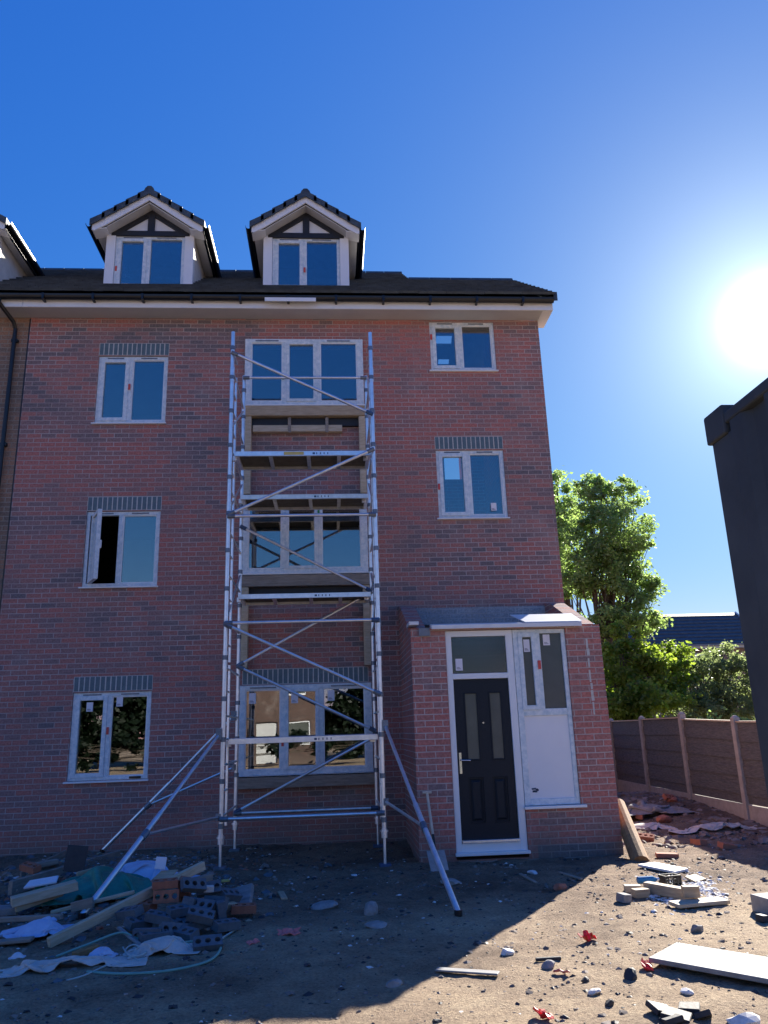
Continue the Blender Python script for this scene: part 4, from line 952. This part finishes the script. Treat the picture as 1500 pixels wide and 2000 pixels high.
# ------------------------------------------------------------------ building debris
def settle(o, px=None, py=None, x=None, y=None, dz=0, rot=(0, 0, 0)):
    if px is not None:
        q = onZ(px, py, 0)
        for _ in range(4): q = onZ(px, py, gz(q.x, q.y)+dz)
        x, y = q.x, q.y
    o.location = (x, y, gz(x, y)+dz); o.rotation_euler = tuple(rad(a) for a in rot); return o
def perforated():
    b = MB(); L, W, Hh = .215, .1025, .065; n = 16
    for c in range(3):
        cx = -L/3+c*L/3; hx, hy_ = L/6, W/2; out_, inn = [], []
        for k in range(n):
            an = 2*math.pi*(k+.5)/n; cs, si = math.cos(an), math.sin(an); sc_ = min(hx/abs(cs) if abs(cs) > 1e-6 else 9, hy_/abs(si) if abs(si) > 1e-6 else 9)
            out_.append((cx+cs*sc_, si*sc_)); inn.append((cx+cs*.023, si*.023))
        # snap corners
        for s1 in (-1, 1):
            for s2 in (-1, 1):
                k = min(range(n), key=lambda k: (out_[k][0]-cx-s1*hx)**2+(out_[k][1]-s2*hy_)**2); out_[k] = (cx+s1*hx, s2*hy_)
        vs = [(x, y, 0) for x, y in out_]+[(x, y, 0) for x, y in inn]+[(x, y, Hh) for x, y in out_]+[(x, y, Hh) for x, y in inn]; fs = []
        for k in range(n):
            k2 = (k+1) % n; fs += [(k, n+k, n+k2, k2), (2*n+k, 2*n+k2, 3*n+k2, 3*n+k), (n+k, 3*n+k, 3*n+k2, n+k2)]
            m_ = ((out_[k][0]+out_[k2][0])/2-cx, (out_[k][1]+out_[k2][1])/2)
            inner = abs(abs(m_[0])-hx) < 1e-4 and abs(m_[1]) < hy_*.98 and not ((c == 0 and m_[0] < 0) or (c == 2 and m_[0] > 0))
            if not inner: fs.append((k, k2, 2*n+k2, 2*n+k))
        b.add(vs, fs)
    bm = bmesh.new(); me = bpy.data.meshes.new('brick'); me.from_pydata(b.v, [], b.f); bm.from_mesh(me); bmesh.ops.remove_doubles(bm, verts=bm.verts[:], dist=1e-4); bmesh.ops.recalc_face_normals(bm, faces=bm.faces[:]); bm.to_mesh(me); bm.free()
    return me
bm_red = perforated(); bm_red.materials.append(M['terracotta']); bm_blue = bm_red.copy(); bm_blue.materials.clear(); bm_blue.materials.append(M['engineering_blue'])
def brick(me, label, px, py, dz, rot, group):
    o = bpy.data.objects.new('loose_brick', me); COL.objects.link(o); tag(o, label, 'brick', group)
    return settle(o, px, py, dz=dz, rot=rot)
GR, GB = 'red bricks in the rubble heap', 'blue grey bricks in the rubble heap'
for lab, px, py, dz, rot in [
    ('orange red perforated brick under the middle of the long pine batten, lying flat', 280, 1778, .10, (8, 4, -28)),
    ('orange red perforated brick standing on edge with two holes facing the camera', 325, 1752, .20, (78, 0, 8)),
    ('orange red brick tipped on end and leaning, rightmost of the upper red bricks', 358, 1742, .20, (20, 62, 100)),
    ('orange red brick half hidden behind the batten, above the one with holes facing out', 322, 1734, .26, (5, 0, 14)),
    ('dull red brick at the right end of the heap beside the grey slab', 475, 1782, .03, (4, 3, 12)),
    ('dull red brick lying behind the white sack at the left of the heap', 60, 1692, .13, (12, 8, -30)),
]: brick(bm_red, lab, px, py, dz, rot, GR)
for lab, px, py, dz, rot in [
    ('blue grey perforated brick with three holes showing, topmost right of the red bricks', 375, 1733, .26, (52, 10, 30)),
    ('blue grey brick at the top of the heap next to the tower leg', 408, 1740, .20, (58, -6, 10)),
    ('blue grey perforated brick with holes up, foremost and nearest the camera', 405, 1850, .015, (32, 0, 14)),
    ('blue grey brick standing upright with its holes facing right', 425, 1790, .10, (0, 82, 20)),
    ('blue grey perforated brick leaning beside the cream sack', 335, 1822, .05, (55, 12, 30)),
    ('blue grey brick standing on its side, front left of the heap', 290, 1826, .05, (86, 0, -6)),
    ('blue grey brick lying just under the leaning red brick', 352, 1786, .13, (10, 0, 34)),
]: brick(bm_blue, lab, px, py, dz, rot, GB)
GF = 'red bricks dumped at the fence foot'
for lab, px, py, dz, rot in [('red perforated brick with its holes up, beside the far concrete post', 1308, 1583, .05, (40, 10, 20)), ('red brick lying left of the second sack by the fence', 1250, 1600, .03, (10, 5, 60)),
    ('red brick lying alone in the shade before the pale bundle', 1365, 1650, .0, (5, 3, 100)), ('red brick half sunk in the soil right of the pale bundle', 1420, 1658, .0, (8, 12, 15)), ('broken red brick end below the second sack', 1262, 1640, .0, (20, 5, -30))]: brick(bm_red, lab, px, py, dz, rot, GF)
for px, py, dz, rot in [(310, 1800, .09, (6, 10, -10)), (345, 1806, .06, (24, 4, 60)), (385, 1812, .05, (10, -8, 20)), (398, 1776, .15, (40, 5, -20)), (375, 1770, .16, (12, 14, 75)), (440, 1815, .03, (8, 4, 40)), (362, 1832, .02, (15, 3, -35)), (445, 1755, .12, (30, 12, 50)), (425, 1765, .14, (70, 0, -25)), (300, 1838, .02, (4, 2, 25)), (390, 1795, .12, (25, 15, 5)), (268, 1810, .06, (18, 5, 50)), (255, 1790, .12, (14, -10, -30))]:
    brick(bm_blue, 'blue grey brick tumbled in the middle of the dark brick heap', px, py, dz, rot, GB)

def plank(name, label, cat, A, B, w_, h_, m, up=(0, 0, 1), group=None, bev=.004):
    A, B = Vector(A), Vector(B); c = (A+B)/2; L = (B-A).length
    b = MB(); b.box(-L/2, L/2, -w_/2, w_/2, -h_/2, h_/2); o = b.build(name, m, None, bev=bev)
    d = (B-A).normalized(); r = Vector(up).cross(d).normalized(); u = d.cross(r)
    o.matrix_world = Matrix.Translation(c) @ Matrix((d, r, u)).transposed().to_4x4()
    return tag(o, label, cat, group)
def atz(px, py, dz):
    q = onZ(px, py, 0)
    for _ in range(5): q = onZ(px, py, gz(q.x, q.y)+dz)
    return q
GT = 'timbers thrown on the rubble heap'
plank('batten', 'long pale pine batten lying diagonally across the rubble heap', 'timber', atz(95, 1842, .04), onY(398, 1690, -3.75), .05, .075, 'pale_pine', group=GT)
plank('timber', 'long weathered grey timber resting along the back of the heap', 'timber', atz(20, 1735, .10), onY(232, 1672, -1.15), .05, .13, 'old_timber', group=GT)
plank('timber', 'pale thick pine offcut in front of the green sheet at the left edge', 'timber', atz(22, 1762, .17), atz(150, 1728, .22), .16, .075, 'pale_pine', group=GT)
plank('timber', 'narrow pine strip lying under the pale offcut beside the green sheet', 'timber', atz(30, 1775, .12), atz(122, 1742, .17), .05, .06, 'pine', group=GT)
plank('timber', 'reddish batten lying flat below the pale offcut at the left edge', 'timber', atz(-30, 1798, .08), atz(121, 1790, .10), .05, .04, 'old_timber', group=GT)
plank('timber', 'short board propped under the weathered timber at the back of the heap', 'timber', atz(150, 1715, .18), atz(205, 1700, .20), .03, .11, 'pine', group=GT)
plank('timber', 'stubby grey offcut half hidden at the far left of the heap', 'timber', atz(-40, 1775, .05), atz(24, 1785, .06), .12, .09, 'old_timber', group=GT)
plank('timber', 'brown plank end poking out beneath the green sheet', 'timber', atz(140, 1772, .10), atz(182, 1762, .12), .04, .08, 'old_timber', group=GT)
plank('timber', 'short brown stick behind the dull brick at the back of the heap', 'timber', atz(70, 1690, .1), atz(112, 1682, .12), .10, .05, 'old_timber', group=GT)
plank('timber', 'thin brown batten half buried in front of the heap beside the cloth', 'timber', atz(145, 1866, .02), atz(190, 1850, .03), .06, .04, 'orange_timber', group=GT)

for lab, A_, B_, w_, h_, m_ in [
    ('split grey board sticking up at the left of the black upright board', atz(40, 1712, .02), onY(128, 1668, -1.0), .02, .10, 'old_timber'),
    ('thin pine lath crossing under the green sheet', atz(100, 1782, .06), atz(262, 1742, .16), .04, .03, 'pale_pine'),
    ('broken brown lath poking out right of the blue white sack', atz(312, 1722, .10), atz(372, 1700, .2), .04, .03, 'pine'),
    ('short square offcut behind the rightmost red bricks', atz(378, 1722, .12), atz(412, 1712, .14), .07, .06, 'old_timber'),
    ('weathered board lying flat below the white bag at the left edge', atz(-20, 1842, .03), atz(64, 1834, .04), .10, .025, 'old_timber'),
    ('narrow grey lath lying among the front dark bricks', atz(232, 1812, .08), atz(282, 1852, .03), .03, .02, 'grey_board'),
    ('pale splintered lath standing out of the heap near the left edge', atz(28, 1740, .1), onY(66, 1700, -2.3), .05, .02, 'pale_pine'),
]: plank('timber', lab, 'timber', A_, B_, w_, h_, m_, group=GT)
def sheet(name, label, cat, px, py, dz, sx, sy, hgt, m, rot=0, seed=0, nx=26, ny=20, thick=.012):
    """a crumpled sheet or sack lying on the heap: folded height field with thickness"""
    # a flat sheet pushed together and let fall: it buckles into folds as cloth does
    g = np.random.default_rng(seed); nx, ny = 46, 36; full = 1.55
    gx, gy = np.meshgrid(np.linspace(-1, 1, nx), np.linspace(-1, 1, ny), indexing='ij')
    hx, hy_ = 2*sx*full/(nx-1), 2*sy*full/(ny-1)
    from mathutils import noise
    nz = np.array([[noise.noise(Vector((a*2.2, b*2.2, seed*1.37)))+.5*noise.noise(Vector((a*5, b*5, seed*2.1))) for b in gy[0]] for a in gx[:, 0]])
    wob = np.array([[noise.noise(Vector((a*1.1+7, b*1.1, seed*.77))) for b in gy[0]] for a in gx[:, 0]])
    P = np.stack([gx*sx*(1+.25*wob), gy*sy*(1+.25*wob.T[:nx, :ny] if False else 1+.2*np.roll(wob, 5, 0)), .10*hgt+hgt*.9*(nz+.55)], -1)
    Q = P.copy(); r2 = lambda P: (P[..., 0]/sx)**2+(P[..., 1]/sy)**2
    fam = [((1, 0), hx, .24), ((0, 1), hy_, .24), ((1, 1), math.hypot(hx, hy_), .12), ((1, -1), math.hypot(hx, hy_), .12), ((2, 0), 2*hx, .06), ((0, 2), 2*hy_, .06)]
    for it in range(110):
        V = (P-Q)*.90; Q = P.copy(); P = P+V; P[..., 2] -= .0011
        for _ in range(5):
            for (di, dj), L0, kk in fam:
                a = P[:nx-di, max(0, -dj):ny-max(0, dj)]; b = P[di:, max(0, dj):ny-max(0, -dj)]
                d = b-a; L = np.linalg.norm(d, axis=-1, keepdims=True)+1e-9; c = d*((L-L0)/L)*kk
                if kk < .1: c = c*(L < L0)
                P[:nx-di, max(0, -dj):ny-max(0, dj)] += c; P[di:, max(0, dj):ny-max(0, -dj)] -= c
            flo = .55*hgt*np.clip(1-r2(P)/.8, 0, 1)+.006
            P[..., 2] = np.maximum(P[..., 2], flo); P[..., 2] = np.minimum(P[..., 2], hgt*1.25)
            P[..., 0] = np.clip(P[..., 0], -sx*1.25, sx*1.25); P[..., 1] = np.clip(P[..., 1], -sy*1.25, sy*1.25)
    fs = [(i*ny+j, (i+1)*ny+j, (i+1)*ny+j+1, i*ny+j+1) for i in range(nx-1) for j in range(ny-1)]
    b = MB(); b.add([tuple(p) for p in P.reshape(-1, 3)], fs); o = b.build(name, m, None, smooth=True)
    sd = o.modifiers.new('thick', 'SOLIDIFY'); sd.thickness = .004; sd.offset = 1
    ss = o.modifiers.new('sub', 'SUBSURF'); ss.levels = 1; ss.render_levels = 1
    tag(o, label, cat); return settle(o, px, py, dz=dz, rot=(0, 0, rot))
sheet('plastic_sheet', 'dark green plastic sheet crumpled over the rubble heap', 'sheet', 205, 1744, .04, .54, .36, .32, 'green_sheet', 12, 4, thick=.006)
sheet('empty_sack', 'pale blue white empty sack slumped on top of the heap behind the outrigger', 'sack', 278, 1716, .06, .40, .30, .28, 'blue_sack', -38, 7)
sheet('empty_sack', 'small white plastic bag at the left of the heap below the reddish batten', 'sack', 78, 1822, .02, .22, .15, .17, 'blue_sack', 10, 11)
sheet('cloth', 'crumpled cream cloth lying in front of the blue grey bricks', 'cloth', 318, 1858, .0, .23, .14, .15, 'cream_sack', 6, 13)
sheet('cloth', 'flattened dirty white sheet lying at the front left of the heap', 'cloth', 125, 1890, .0, .46, .13, .09, 'cream_sack', 8, 17)
sheet('paper_scrap', 'scrap of crumpled white paper beside the flattened sheet', 'paper', 196, 1872, .0, .12, .09, .13, 'blue_sack', 30, 19)
sheet('paper_scrap', 'small white scrap at the far left below the plastic bag', 'paper', 33, 1872, .0, .05, .04, .06, 'white_sack', 30, 23)
sheet('cloth', 'pale bundle lying against the fence foot in the shade', 'cloth', 1402, 1622, .0, .55, .16, .16, 'cream_sack', 5, 29)
sheet('sand_bag', 'grey sack slumped by the far fence post', 'sack', 1270, 1592, .05, .5, .3, .2, 'stone_grey', 5, 31)
sheet('sand_bag', 'second pale sack lower down beside the loose bricks by the fence', 'sack', 1262, 1618, .0, .35, .2, .12, 'cream_sack', -15, 37)
def panelpiece(name, label, cat, px, py, dz, L, W_, T_, m, rot, pts=None):
    b = MB(); poly = pts or [(-.5, -.5), (.5, -.42), (.46, .5), (-.44, .46)]
    b.prism([(p[0]*L, p[1]*W_, 0) for p in poly], (0, 0, T_)); o = b.build(name, m, None, bev=min(.004, T_*.2)); tag(o, label, cat)
    return settle(o, px, py, dz=dz, rot=rot)
panelpiece('slab', 'pale grey slab tilted at the right end of the rubble heap by the tower leg', 'slab', 470, 1765, .03, .26, .30, .05, 'grey_board', (52, -12, -22))
panelpiece('slab', 'small pale brick fragment between the dark bricks and the tower leg', 'slab', 407, 1742, .22, .09, .05, .05, 'cream_sack', (10, 5, 10))
panelpiece('card', 'dark green black board standing upright at the back of the heap', 'board', 145, 1682, .12, .24, .02, .26, 'dark_slate', (-8, 4, -10), [(-.5, -.5), (.5, -.5), (.42, .5), (-.40, .5)])
panelpiece('card', 'white card square standing up behind the pale blue sack', 'card', 312, 1698, .25, .10, .012, .11, 'paper', (-12, 6, 5), [(-.5, -.5), (.5, -.5), (.5, .5), (-.5, .5)])
panelpiece('card', 'brown cardboard flap behind the sack and the pine batten', 'card', 322, 1712, .2, .22, .16, .01, 'pine', (25, -5, -30))
panelpiece('board', 'white board piece under the weathered timber at the left of the heap', 'board', 82, 1725, .2, .30, .16, .02, 'paper', (14, -6, 5))
panelpiece('board', 'pale blue strip of board lying between the reddish batten and white bag', 'board', 55, 1812, .06, .44, .07, .02, 'blue_sack', (10, -8, 24))
panelpiece('board', 'pale board end low at the left edge beneath the pine offcut', 'board', 12, 1785, .06, .20, .12, .06, 'grey_board', (8, 0, 5))
panelpiece('chip', 'bright offcut of yellow wood beside the tower leg', 'chip', 440, 1722, .02, .09, .04, .02, 'yellow_sticker', (10, 0, 15))
panelpiece('block', 'small yellow brown block under the tilted grey slab', 'block', 450, 1775, .06, .10, .07, .05, 'pine', (8, 4, 30))
panelpiece('bottle', 'small white plastic canister standing in front of the upright blue brick', 'canister', 404, 1815, .03, .05, .05, .14, 'white_sack', (14, 10, 30), [(.5*math.cos(k*.785), .5*math.sin(k*.785)) for k in range(8)])
def cable(label, pts, r, m, name='cable'):
    P = [Vector((q.x, q.y, gz(q.x, q.y)+dz)) for q, dz in [(atz(px, py, dz), dz) for px, py, dz in pts]]
    out_ = []
    for i in range(len(P)-1):
        p0, p1, p2, p3 = P[max(i-1, 0)], P[i], P[i+1], P[min(i+2, len(P)-1)]
        for k in range(6):
            t = k/6; out_.append(.5*((2*p1)+(p2-p0)*t+(2*p0-5*p1+4*p2-p3)*t*t+(3*p1-p0-3*p2+p3)*t**3))
    out_.append(P[-1]); tag(MB().tube(out_, r, 6).build(name, m, None, smooth=True), label, 'cable')
cable('pale green hose curving round the front of the rubble heap', [(350, 1842, .05), (385, 1838, .03), (425, 1838, .02), (430, 1855, .02), (405, 1878, .01), (330, 1896, .01), (240, 1902, .01), (170, 1898, .01)], .010, 'cable_green', 'hose')
cable('pale plastic strip bent over the heap in front of the batten', [(110, 1868, .02), (170, 1845, .06), (232, 1822, .09), (262, 1830, .05), (280, 1840, .02)], .009, 'cable_green', 'strip')
cable('short pale cable right of the heap running toward the tower', [(428, 1836, .02), (450, 1822, .01), (468, 1812, .01)], .007, 'cable_pale')
cable('coil of thin white wire left of the cream cloth', [(240, 1850, .02), (255, 1868, .02), (285, 1860, .03), (262, 1845, .04), (245, 1858, .02), (275, 1878, .01)], .006, 'cable_pale', 'wire')
cable('thin white strip lying on the soil below the heap at left', [(130, 1915, .01), (165, 1905, .01), (215, 1882, .01)], .007, 'cable_pale', 'strip')

# loose stuff on the open ground
plank('floor_board', 'large pale grey board lying on the sunlit soil at the right edge', 'board', Vector((5.95, -5.99, gz(5.95, -5.99)+.045)), Vector((7.1, -7.19, gz(7.1, -7.19)+.045)), .46, .03, 'grey_board')
plank('metal_strip', 'thin pale strip lying on the soil at the shadow edge', 'strip', atz(852, 1893, .015), atz(974, 1901, .02), .07, .012, 'grey_board')
plank('timber', 'long squared pine timber lying in the white rubble right of the porch', 'timber', atz(1262, 1732, .05), atz(1362, 1750, .05), .09, .09, 'pine')
plank('timber', 'broad pale pine board lying in front of the squared timber', 'timber', atz(1315, 1767, .03), atz(1415, 1758, .03), .17, .03, 'pale_pine')
panelpiece('wood_block', 'small pine block on the broad board against the squared timber', 'block', 1350, 1752, .06, .14, .08, .09, 'pine', (0, 0, -10), [(-.5, -.5), (.5, -.5), (.5, .5), (-.5, .5)])
panelpiece('wood_block', 'left pine block of the two in front of the squared timber', 'block', 1236, 1742, .0, .15, .09, .06, 'pale_pine', (0, 0, -12), [(-.5, -.5), (.5, -.5), (.5, .5), (-.5, .5)])
panelpiece('wood_block', 'right pine block of the two in front of the squared timber', 'block', 1252, 1752, .0, .15, .09, .07, 'pine', (0, 0, 8), [(-.5, -.5), (.5, -.5), (.5, .5), (-.5, .5)])
panelpiece('rubble_stone', 'jagged brown stone beside the two pine blocks', 'stone', 1218, 1762, 0, .12, .10, .07, 'stone_grey', (5, 8, 30))
panelpiece('white_sheet', 'white plaster board fragment lying at the foot of the orange pole', 'board', 1296, 1697, .01, .48, .26, .025, 'white_board', (0, 2, -62))
panelpiece('cardboard', 'folded brown card on the white rubble', 'card', 1358, 1718, .01, .20, .14, .02, 'pine', (14, 0, 30))
panelpiece('brick_piece', 'flat brown brick piece just beyond the plaster board fragment', 'brick', 1302, 1675, .0, .26, .14, .05, 'terracotta', (0, 3, -8))
panelpiece('concrete_block', 'pale concrete block cut off at the right edge of the ground', 'block', 1513, 1782, 0, .26, .22, .13, 'concrete', (0, 0, 10), [(-.5, -.5), (.5, -.5), (.5, .5), (-.5, .5)])
panelpiece('rubble_stone', 'dark flat stone in front of the concrete block at the right edge', 'stone', 1494, 1800, 0, .13, .09, .05, 'dark_slate', (0, 5, 20))
BT = empty('bottle', (0, 0, 0), 'blue drink bottle lying by the squared timber', 'bottle'); b = MB(); b.tube([(-.11, 0, .035), (-.10, 0, .035), (.05, 0, .035), (.09, 0, .035)], [.02, .034, .034, .014], 12); b.build('bottle_body', 'blue_bottle', BT, loc=(0, 0, 0)); MB().tube([(.09, 0, .035), (.115, 0, .035)], .015, 10).build('cap', 'upvc', BT, loc=(0, 0, 0))
settle(BT, 1266, 1726, dz=.03, rot=(0, 0, 5))
CR = MB(); ring(CR, -.09, .09, 0, .10, .012, .012, .012, .012, -.06, -.045); ring(CR, -.09, .09, 0, .10, .012, .012, .012, .012, .045, .06)
for x in (-.05, 0, .05): CR.box(x-.006, x+.006, -.058, -.047, .012, .088); CR.box(x-.006, x+.006, .047, .058, .012, .088)
for z in (.035, .065): CR.box(-.078, .078, -.056, -.049, z-.004, z+.004)
CR.box(-.09, -.078, -.045, .045, 0, .1); CR.box(.078, .09, -.045, .045, 0, .1); CR.box(-.078, .078, -.045, .045, 0, .01)
settle(tag(CR.build('crate', 'black_plastic'), 'small black plastic crate by the blue bottle', 'crate'), 1310, 1730, rot=(0, 0, 12))
def scrap(label, px, py, s, m, seed, h=.5, name='plastic_scrap', cat='plastic scrap'):
    g = random.Random(seed); n = 9; v = []
    for j in range(4):
        for i in range(n):
            u = i/(n-1)*2-1; w_ = j/3*2-1
            v.append((u*s*(1+.2*g.uniform(-1, 1)), w_*s*.45*(1+.3*g.uniform(-1, 1)), s*h*abs(math.sin(u*2.6+seed))*(.5+.5*g.random())+.006+.25*s*(w_ > .5)))
    b = MB(); b.add(v, [(j*n+i, j*n+i+1, (j+1)*n+i+1, (j+1)*n+i) for j in range(3) for i in range(n-1)])
    o = b.build(name, m); sd = o.modifiers.new('thick', 'SOLIDIFY'); sd.thickness = .006
    tag(o, label, cat); return settle(o, px, py, dz=.0, rot=(0, 0, seed*37 % 180))
scrap('torn red plastic scrap in the middle of the sunlit soil', 1149, 1838, .070, 'red_plastic', 1, .8)
scrap('red plastic scrap beside the corner of the large grey board', 1264, 1894, .065, 'red_plastic', 2, .5)
scrap('red plastic scrap nearest the bottom edge of the photo', 1063, 1991, .062, 'red_plastic', 3, .6)
scrap('faded pink plastic scrap left of the black stone on sunlit soil', 1097, 1903, .05, 'pink_plastic', 4, .3)
scrap('faded pink plastic scrap lying in the shade left of centre', 565, 1826, .085, 'pink_plastic', 5, .3)
scrap('sliver of pale pink plastic in the shade right of the heap', 495, 1844, .05, 'pink_plastic', 6, .3)
def stone(label, px, py, s, m, seed, flat=.7, name='stone', cat='stone'):
    g = random.Random(seed); bm = bmesh.new(); bmesh.ops.create_icosphere(bm, subdivisions=2, radius=1)
    dirs = [(Vector((g.gauss(0, 1), g.gauss(0, 1), g.gauss(0, 1))).normalized(), g.uniform(.55, .9)) for _ in range(9)]
    for v in bm.verts:
        for dd, c in dirs:
            k = v.co.dot(dd)
            if k > c: v.co -= dd*(k-c)
    for v in bm.verts: v.co = Vector((v.co.x*s*g.uniform(.96, 1.04)*1.15, v.co.y*s*.9, v.co.z*s*flat))
    me = bpy.data.meshes.new(name); bm.to_mesh(me); bm.free(); me.materials.append(M[m])
    o = bpy.data.objects.new(name, me); COL.objects.link(o); tag(o, label, cat); return settle(o, px, py, dz=s*flat*.32, rot=(g.uniform(-10, 10), g.uniform(-10, 10), g.uniform(0, 180)))
for a in [('pale rounded stone standing in the shade below the tower', 723, 1778, .10, 'stone_grey', 1, .85), ('flat grey stone in the shade below the pale rounded one', 735, 1808, .10, 'stone_grey', 2, .3),
          ('jagged pale stone in the shade left of the rounded one', 632, 1770, .12, 'stone_grey', 3, .35), ('round black stone on the sunlit soil', 1233, 1906, .055, 'dark_slate', 4, .85),
          ('small grey angular stone far right of the open soil', 1361, 1815, .055, 'stone_grey', 5, .9), ('white chip of stone near the shadow edge', 990, 1860, .05, 'crumb_white', 6, .6),
          ('grey pebble heap stone beside the dark stick on sunlit soil', 1072, 1886, .05, 'stone_grey', 7, .7), ('white stone near the bottom edge of the sunlit soil', 1160, 1937, .05, 'crumb_white', 8, .5),
          ('black pebble low on the sunlit soil', 1190, 1961, .032, 'dark_slate', 9, .9), ('black pebble left of the pink scrap', 1143, 1916, .03, 'dark_slate', 10, .9),
          ('pale stone right of the large grey board', 1470, 1884, .05, 'crumb_white', 11, .5), ('white lump of mortar at the bottom right corner', 1458, 1995, .09, 'crumb_white', 12, .5),
          ('pale grey lump by the porch base below the door', 1040, 1705, .06, 'white_sack', 13, .5), ('brown brick lump in the shade in front of the porch', 1094, 1733, .07, 'terracotta', 14, .7),
          ('flat grey stone right of the outrigger foot in the shade', 885, 1724, .12, 'stone_grey', 15, .35), ('small stone at the left shadow edge', 770, 1922, .06, 'stone_grey', 16, .5),
          ('white scrap of mortar near the top of the sunlit wedge', 1341, 1937, .04, 'crumb_white', 17, .5), ('brick lump by the foot of the middle fence post', 1315, 1585, .13, 'terracotta', 18, .6),
          ('broken red brick lump under the grey sack by the fence', 1298, 1602, .13, 'terracotta', 19, .6)]: stone(*a)
for i, (px, py, r_) in enumerate([(1292, 1978, 20), (1322, 1990, -35), (1348, 1975, 60), (1312, 1998, 5), (1376, 1988, -20)]):
    lab = ['left piece of the broken dark slates at the bottom edge', 'upright middle piece of the broken dark slates at the bottom edge', 'rearmost piece of the broken dark slates at the bottom edge', 'foremost piece of the broken dark slates at the bottom edge', 'rightmost small piece of the broken dark slates at the bottom edge'][i]
    o = panelpiece('slate_piece', lab, 'slate', px, py, 0, .17-.02*i, .12, .03, 'dark_slate', (12-8*i, 18-9*i, r_)); o['group'] = 'broken slates on the soil'
plank('stick', 'dark stick on the sunlit soil left of the pink scrap', 'stick', atz(1046, 1874, .01), atz(1096, 1871, .012), .03, .02, 'dark_slate')
plank('stick', 'thin brown stick in the shade before the porch', 'stick', atz(1016, 1707, .012), atz(1047, 1724, .012), .035, .02, 'old_timber')
plank('stick', 'second brown stick in the shade right of the first before the porch', 'stick', atz(1092, 1704, .012), atz(1136, 1717, .012), .035, .02, 'old_timber')
plank('stick', 'small tan wood chip in the shade right of the grey slab', 'chip', atz(548, 1742, .012), atz(556, 1756, .012), .06, .02, 'pine')

# small stones, crumbs of mortar and grit: nobody could count them
def scatter(name, label, n, fn, smin, smax, m, seed, flat=.65):
    g = np.random.default_rng(seed); V = []; Fc = []
    base = np.array([(1, 0, -.3), (-.4, .9, -.3), (-.6, -.8, -.3), (.5, .55, .4), (-.65, .15, .5), (.25, -.7, .45), (0, 0, .75)])
    fcs = [(0, 3, 5), (0, 1, 3), (1, 4, 3), (1, 2, 4), (2, 5, 4), (2, 0, 5), (3, 4, 6), (4, 5, 6), (5, 3, 6), (0, 2, 1)]
    for i in range(n):
        x, y = fn(g); s = smin*(smax/smin)**(g.random()**2.6); an = g.uniform(0, 6.28); c, s2 = math.cos(an), math.sin(an)
        j = base*(1+g.normal(size=base.shape)*.16)*np.array([s*g.uniform(.8, 1.5), s, s*flat]); b0 = len(V); zz = gz(x, y)-s*.04
        for p in j: V.append((x+p[0]*c-p[1]*s2, y+p[0]*s2+p[1]*c, zz+p[2]))
        Fc += [tuple(b0+k for k in f) for f in fcs]
    me = bpy.data.meshes.new(name); me.from_pydata(V, [], Fc); me.materials.append(M[m]); o = bpy.data.objects.new(name, me); COL.objects.link(o)
    tag(o, label, 'stones', kind='stuff')
def onground(g):
    while True:
        x, y = g.uniform(-1.5, 10), g.uniform(-8.6, -.05)
        if 4.7 < x < 7.3 and y > -1.8: continue
        return x, y
scatter('loose_stones', 'small loose stones strewn over the earth', 6500, onground, .007, .035, 'stone_mix', 1)
scatter('dark_clods', 'dark crumbs of earth strewn over the plot', 3500, onground, .008, .04, 'dark_slate', 2, .6)
scatter('pale_grit', 'pale mortar grit scattered over the earth', 1100, onground, .005, .028, 'crumb_white', 3, .5)
def spill(g):
    q = onZ(g.normal(1335, 38), 1738+g.normal(0, 14), 0); return q.x, q.y
scatter('plaster_rubble', 'white plaster crumbs spilled right of the porch', 1500, spill, .008, .045, 'crumb_white', 4, .5)
def heap(g): return g.normal(1.15, .8), min(-.3, g.normal(-2.7, 1.0))
scatter('heap_rubble', 'broken bits filling the rubble heap', 1500, heap, .015, .07, 'stone_mix', 5, .7)
scatter('heap_dark_rubble', 'dark broken bits filling the rubble heap', 900, heap, .015, .08, 'engineering_blue', 6, .7)
scatter('heap_pale_rubble', 'pale broken bits and splinters in the rubble heap', 700, heap, .01, .055, 'crumb_white', 8, .5)
scatter('heap_red_rubble', 'red brick bits in the rubble heap', 350, heap, .015, .06, 'terracotta', 9, .7)
scatter('heap_wood_bits', 'wood offcuts and chips in the rubble heap', 500, heap, .012, .07, 'pine', 10, .35)
def yard(g): return g.uniform(7.5, 10), g.uniform(-1.5, 6)
scatter('yard_rubble', 'rubble strewn along the fence foot', 1500, yard, .02, .12, 'stone_mix', 7, .6)
